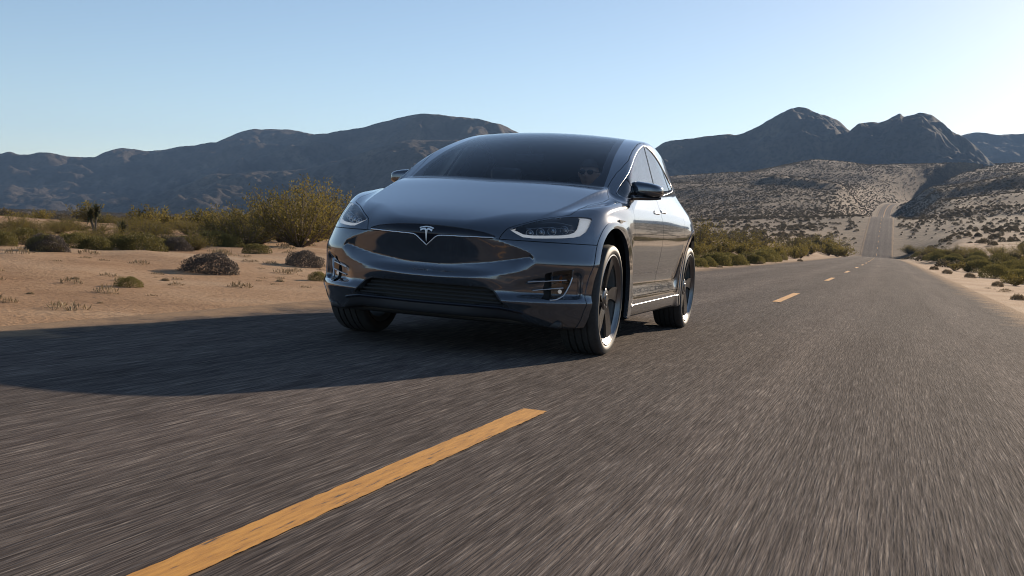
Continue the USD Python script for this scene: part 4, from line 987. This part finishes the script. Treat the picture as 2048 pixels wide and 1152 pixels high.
def pixel_ground(px, py, far=1500):
    """Where the sight line through a pixel meets the ground."""
    d = FWD + (np.asarray(px, float)[:, None] - 1024) / FPIX * RIGHT - (np.asarray(py, float)[:, None] - 576) / FPIX * UP
    d /= np.hypot(d[:, 0], d[:, 1])[:, None]
    t = np.geomspace(3, far, 260)
    P = EYE + d[:, None] * t[None, :, None]
    below = P[..., 2] < terrain_z(P[..., 0], P[..., 1], False)
    k = np.where(below.any(1), below.argmax(1), len(t) - 1)
    return EYE + d * t[k][:, None], t[k]
PLANTS = []
def plant(name, x, y, h, rot, label, group, k=None):
    """h: the height it gets, in metres."""
    src = PROTO[name]; base_h = {'creosote_bush': 1.0, 'sage_mound': .55, 'green_clump': .62, 'desert_shrub': .8, 'dry_tuft': .45, 'yucca': 1.5}[name]
    w = 1.0
    if isinstance(h, tuple): h, w = h
    PLANTS.append((name, x, y, h / base_h, w, rot, label, group, src[(len(PLANTS) if k is None else k) % len(src)]))
ORD = 'first second third fourth fifth sixth seventh eighth ninth tenth eleventh twelfth thirteenth fourteenth fifteenth sixteenth seventeenth eighteenth nineteenth twentieth'.split()
ORD += ['twenty-' + o for o in ORD[:9]] + ['thirtieth'] + ['thirty-' + o for o in ORD[:9]] + ['fortieth'] + ['forty-' + o for o in ORD[:9]]
def by_pixel(rows, name, label, group, k=None):
    rows = sorted([r for r in rows if -25 < r[0] < 2070], key=lambda r: r[0])
    a = np.array([(r[0], r[1]) for r in rows], float); P, D = pixel_ground(a[:, 0], a[:, 1])
    for i, ((px, py, hpx, *rest), p, d) in enumerate(zip(rows, P, D)):
        h = hpx / FPIX * d; wr = rest[0] if rest else 1.0
        lab = rest[1] if len(rest) > 1 else ORD[i] + ' from the left: ' + label
        plant(name, p[0], p[1], (h, wr), rng.random() * 6.28, lab, None if len(rest) > 1 else group, k)
# the ones that stand out, one by one
by_pixel([(600, 497, 128, .95, 'tallest creosote bush, olive and airy, close beside the front left of the car'), (520, 490, 96, 1.0, 'wide olive creosote bush touching the tallest bush on its left'), (655, 478, 92, 1.0, 'olive creosote bush half hidden behind the right headlight side of the car'),
          (462, 484, 62, 1.2, 'low spreading creosote bush leftmost of the tall clump near the car'), (560, 487, 112, .8, 'wispy creosote bush behind the tallest bush, showing to its left'), (632, 486, 118, .8, 'tall wispy creosote bush between the tallest bush and the car'), (492, 494, 58, 1.3, 'low creosote bush in front of the wide olive one')], 'creosote_bush', None, None)
by_pixel([(420, 546, 40, 1.4, 'round grey brown sage mound alone on the open sand left of the car'), (607, 538, 34, 1.15, 'dark sage mound on the sand right beside the car bumper'), (95, 503, 34, 1.2, 'grey sage mound at the far left edge of the sand'), (352, 500, 26, 1.2, 'small grey sage mound in front of the left bush band')], 'sage_mound', None, None)
by_pixel([(258, 577, 24, 1.2, 'small bright yellow green tuft alone on the left sand'), (636, 562, 22, 1.0, 'small yellow green tuft on the sand touching the car outline'), (280, 503, 34, 1.5, 'wide olive green clump at the front of the left bush band'), (512, 508, 22, 1.4, 'low olive clump in front of the tall creosote bushes')], 'green_clump', None, None)
by_pixel([(190, 478, 62, .9, 'upright yucca with a spiky head in the left bush band')], 'yucca', None, None, 0)
by_pixel([(243, 482, 50, 1.0, 'squat branching yucca right of the upright yucca')], 'yucca', None, None, 1)
by_pixel([(1487, 506, 52, 1.25, 'broad dark olive bush behind the green clumps right of the car'), (1398, 505, 66, 1.0, 'tall olive bush right behind the rear wheel of the car'), (1592, 506, 34, 1.6, 'low olive bush left of the far road shoulder'), (1655, 505, 36, 1.5, 'low dark bush nearest the left edge of the road crest')], 'creosote_bush', None, None)
# bands of bushes
L1 = 'olive bush in the band behind the left sand'; G1 = 'bushes behind the left sand'
rows = []
for x in np.arange(-120, 450, 21): rows.append((x + rng.normal() * 7, 476 + x * .02 + rng.normal() * 9, 24 + 16 * rng.random() ** 1.5, 1.5))
rows += [(x + rng.normal() * 8, 461 + rng.normal() * 4, 15 + 9 * rng.random(), 1.7) for x in np.arange(-60, 460, 37)]
by_pixel(rows, 'creosote_bush', L1, G1)
rows = [(x + rng.normal() * 8, 494 + rng.normal() * 5, 24 + 12 * rng.random(), 1.2) for x in np.arange(-80, 470, 45)]
by_pixel(rows, 'green_clump', 'olive clump along the front of the left bush band', 'clumps in front of the left bushes')
rows = [(x + rng.normal() * 4, 534 - (x - 1385) * .055 + rng.normal() * 2.5, 15 + 11 * rng.random(), 1.2) for x in np.concatenate([np.arange(1388, 1570, 13), np.arange(1395, 1470, 19)])]
by_pixel(rows, 'green_clump', 'yellow green clump along the road edge behind the car', 'clumps along the left road edge')
rows = [(x + rng.normal() * 5, 512 + rng.normal() * 4, 22 + 12 * rng.random(), 1.3) for x in np.arange(1400, 1700, 17)]
by_pixel(rows, 'desert_shrub', 'dark shrub behind the clumps left of the far road', 'shrubs left of the far road')
rows = [(x + rng.normal() * 8, 518 + (x - 1830) * .19 + rng.normal() * 6, 9 + 8 * rng.random() + (x - 1830) * .07, 1.2) for x in np.concatenate([np.arange(1832, 2130, 22), np.arange(1850, 2130, 34)])]
by_pixel(rows, 'green_clump', 'olive clump along the right roadside', 'clumps right of the road')
rows = [(x + rng.normal() * 6, 508 + (x - 1800) * .06 + rng.normal() * 5, 15 + 12 * rng.random() ** 2, 1.3) for x in np.arange(1812, 2120, 22)]
by_pixel(rows, 'creosote_bush', 'dark olive bush behind the clumps right of the road', 'bushes right of the road')
rows = [(1894, 548, 10, 1.2), (1940, 556, 12, 1.1), (1995, 574, 12, 1.2), (2035, 600, 14, 1.2), (1868, 540, 9, 1.2), (1440, 538, 8, 1.1), (1520, 530, 8, 1.1), (1600, 524, 7, 1.1), (330, 562, 10, 1.2), (150, 560, 9, 1.3), (560, 566, 9, 1.3), (470, 575, 8, 1.2), (60, 590, 9, 1.2), (200, 610, 8, 1.3)]
by_pixel(rows, 'dry_tuft', 'small dry straw tuft on the sandy shoulder', 'dry tufts on the shoulder')
# scattered shrubs of the plain: the nearest as things, the rest and the hillside scrub as stuff
n = 9000
ang = np.radians(rng.uniform(169, 229, n)); dist = np.sqrt(rng.uniform(34 ** 2, 430 ** 2, n))
sx, sy = EYE[0] + dist * np.cos(ang), EYE[1] + dist * np.sin(ang)
ok = np.abs(sy - ROADC(np.clip(sx, -1100, 300))) > 5.2
cl = meshkit.fbm(np.stack([sx / 22, sy / 22, 0 * sx], -1), 3, 77)
ok &= cl + rng.random(n) * .4 > .56
sx, sy, dist, ang = sx[ok], sy[ok], dist[ok], ang[ok]
o = np.argsort(dist); sx, sy, dist = sx[o], sy[o], dist[o]
near_n = min(170, len(sx))
for x, y in zip(sx[:near_n], sy[:near_n]):
    side = y > ROADC(np.clip(x, -1100, 300))
    plant('desert_shrub', x, y, (.45 + .75 * rng.random() ** 1.5, 1.15), rng.random() * 6.28, 'small olive shrub scattered on the pale plain ' + ('right of the road' if side else 'left of the road'), 'scattered shrubs right of the road' if side else 'scattered shrubs left of the road')
pz = terrain_z(np.array([p[1] for p in PLANTS]), np.array([p[2] for p in PLANTS]))
for (name, x, y, sc, w, rot, label, group, src), z in zip(PLANTS, pz):
    t = thing(name, label, {'creosote_bush': 'bush', 'sage_mound': 'bush', 'green_clump': 'plant', 'desert_shrub': 'shrub', 'dry_tuft': 'grass tuft', 'yucca': 'yucca'}[name], (x, y, z - .02), rot, (sc * w, sc * w, sc), group)
    t.GetReferences().AddInternalReference(src); t.SetInstanceable(True)
def scatter(name, label, X, Y, size, protos, seed):
    r = np.random.default_rng(seed)
    pi = UsdGeom.PointInstancer.Define(stage, numbered('/World', name))
    for k, (m, mt) in enumerate(protos):
        q = usdkit.mesh(stage, f'{pi.GetPath()}/plant_{k:03d}', m, MAT[mt]); pi.GetPrototypesRel().AddTarget(q.GetPath())
    Z = terrain_z(X, Y) - .02
    pi.CreatePositionsAttr(Vt.Vec3fArray.FromNumpy(np.stack([X, Y, Z], 1).astype(np.float32)))
    a = r.random(len(X)) * 6.283; s = (size * (.5 + .9 * r.random(len(X)) ** 1.6))[:, None] * np.stack([np.ones(len(X)) * 1.1, .9 + .4 * r.random(len(X)), .7 + .5 * r.random(len(X))], 1)
    pi.CreateScalesAttr(Vt.Vec3fArray.FromNumpy(s.astype(np.float32)))
    pi.CreateOrientationsAttr(Vt.QuathArray([Gf.Quath(float(math.cos(t / 2)), 0, 0, float(math.sin(t / 2))) for t in a]))
    pi.CreateProtoIndicesAttr(Vt.IntArray.FromNumpy(r.integers(0, len(protos), len(X)).astype(np.int32)))
    tag(pi.GetPrim(), label, 'shrubs', None, 'stuff')
low = [(mound(np.random.default_rng(700 + k), .75, 1.25, 300, .085, .6)[0], 'far_leaf') for k in range(4)]
scatter('plain_scrub', 'dark shrubs dotted over the pale desert plain below the hills', sx[near_n:], sy[near_n:], .8, low, 5)
n = 85000
ang = np.radians(rng.uniform(168, 196, n)); dist = np.sqrt(rng.uniform(400 ** 2, 1180 ** 2, n)); hx, hy = EYE[0] + dist * np.cos(ang), EYE[1] + dist * np.sin(ang)
ok = (np.abs(hy - ROADC(np.clip(hx, -1100, 300))) > 6) & (meshkit.fbm(np.stack([hx / 45, hy / 45, 0 * hx], -1), 3, 78) + rng.random(n) * .5 > .52)
scatter('hill_scrub', 'small dark shrubs covering the low tan hills', hx[ok], hy[ok], .62, low, 6)
n = 22000
ang = np.radians(rng.uniform(196, 230, n)); dist = np.sqrt(rng.uniform(60 ** 2, 900 ** 2, n)); hx, hy = EYE[0] + dist * np.cos(ang), EYE[1] + dist * np.sin(ang)
scatter('valley_scrub', 'pale scrub of the flat valley floor below the left mountains', hx, hy, .85, low[:2] + [(mound(np.random.default_rng(710 + k), .6, 1.25, 300, .085, .6)[0], 'sage_leaf') for k in range(2)], 7)
n = 2600
ang = np.radians(rng.uniform(20, 168, n)); dist = 14 + 260 * rng.random(n) ** 1.3; hx, hy = EYE[0] - 6 + dist * np.cos(ang), EYE[1] + dist * np.sin(ang)
ok = np.abs(hy - ROADC(np.clip(hx, -1100, 300))) > 7
scatter('roadside_scrub', 'scrub beside the road outside the view', hx[ok], hy[ok], .9, low, 8)

# stones and litter of the road shoulder
plain('stone', (.30, .22, .155), .9)
n = 9000
X = rng.uniform(-34, 5.5, n); side = rng.random(n) < .6
Y = np.where(side, 1.2 - 3.62 - rng.exponential(1.7, n), 1.2 + 3.62 + rng.exponential(1.2, n))
def stone(k):
    m = trimesh.creation.icosphere(1, 1.0); m.vertices *= 1 + .35 * (meshkit.noise(m.vertices * 1.7 + k * 7, k)[:, None] - .5); m.vertices *= [1, .8, .6]; return m
scatter('shoulder_gravel', 'loose gravel and small stones along the sandy road shoulders', X, Y, .016, [(stone(k), 'stone') for k in range(4)], 12)
tag(stage.GetPrimAtPath('/World/shoulder_gravel'), None, 'gravel')
n = 700
X = rng.uniform(-30, 4.5, n); Y = np.where(rng.random(n) < .7, 1.2 - 4.4 - rng.exponential(6, n), 1.2 + 4.3 + rng.exponential(3, n))
scatter('dry_grass', 'dry straw litter and tiny grass tufts on the sand beside the road', X, Y, .32, [(mound(np.random.default_rng(800 + k), .14, .7, 90, .022, 1.5, 6.0)[0], 'straw_leaf') for k in range(3)], 14)
mat('haze_air', {'v': ('principled_volume', {'color': (.40, .63, 1.0), 'density': HAZE, 'anisotropy': HAZEG})}, volume='v.volume')
hz = obj('haze', box((-5500, -5500, -30), (5500, 5500, 420)), 'haze_air'); tag(hz, 'thin blue haze over the desert and mountains', 'haze', kind='stuff')
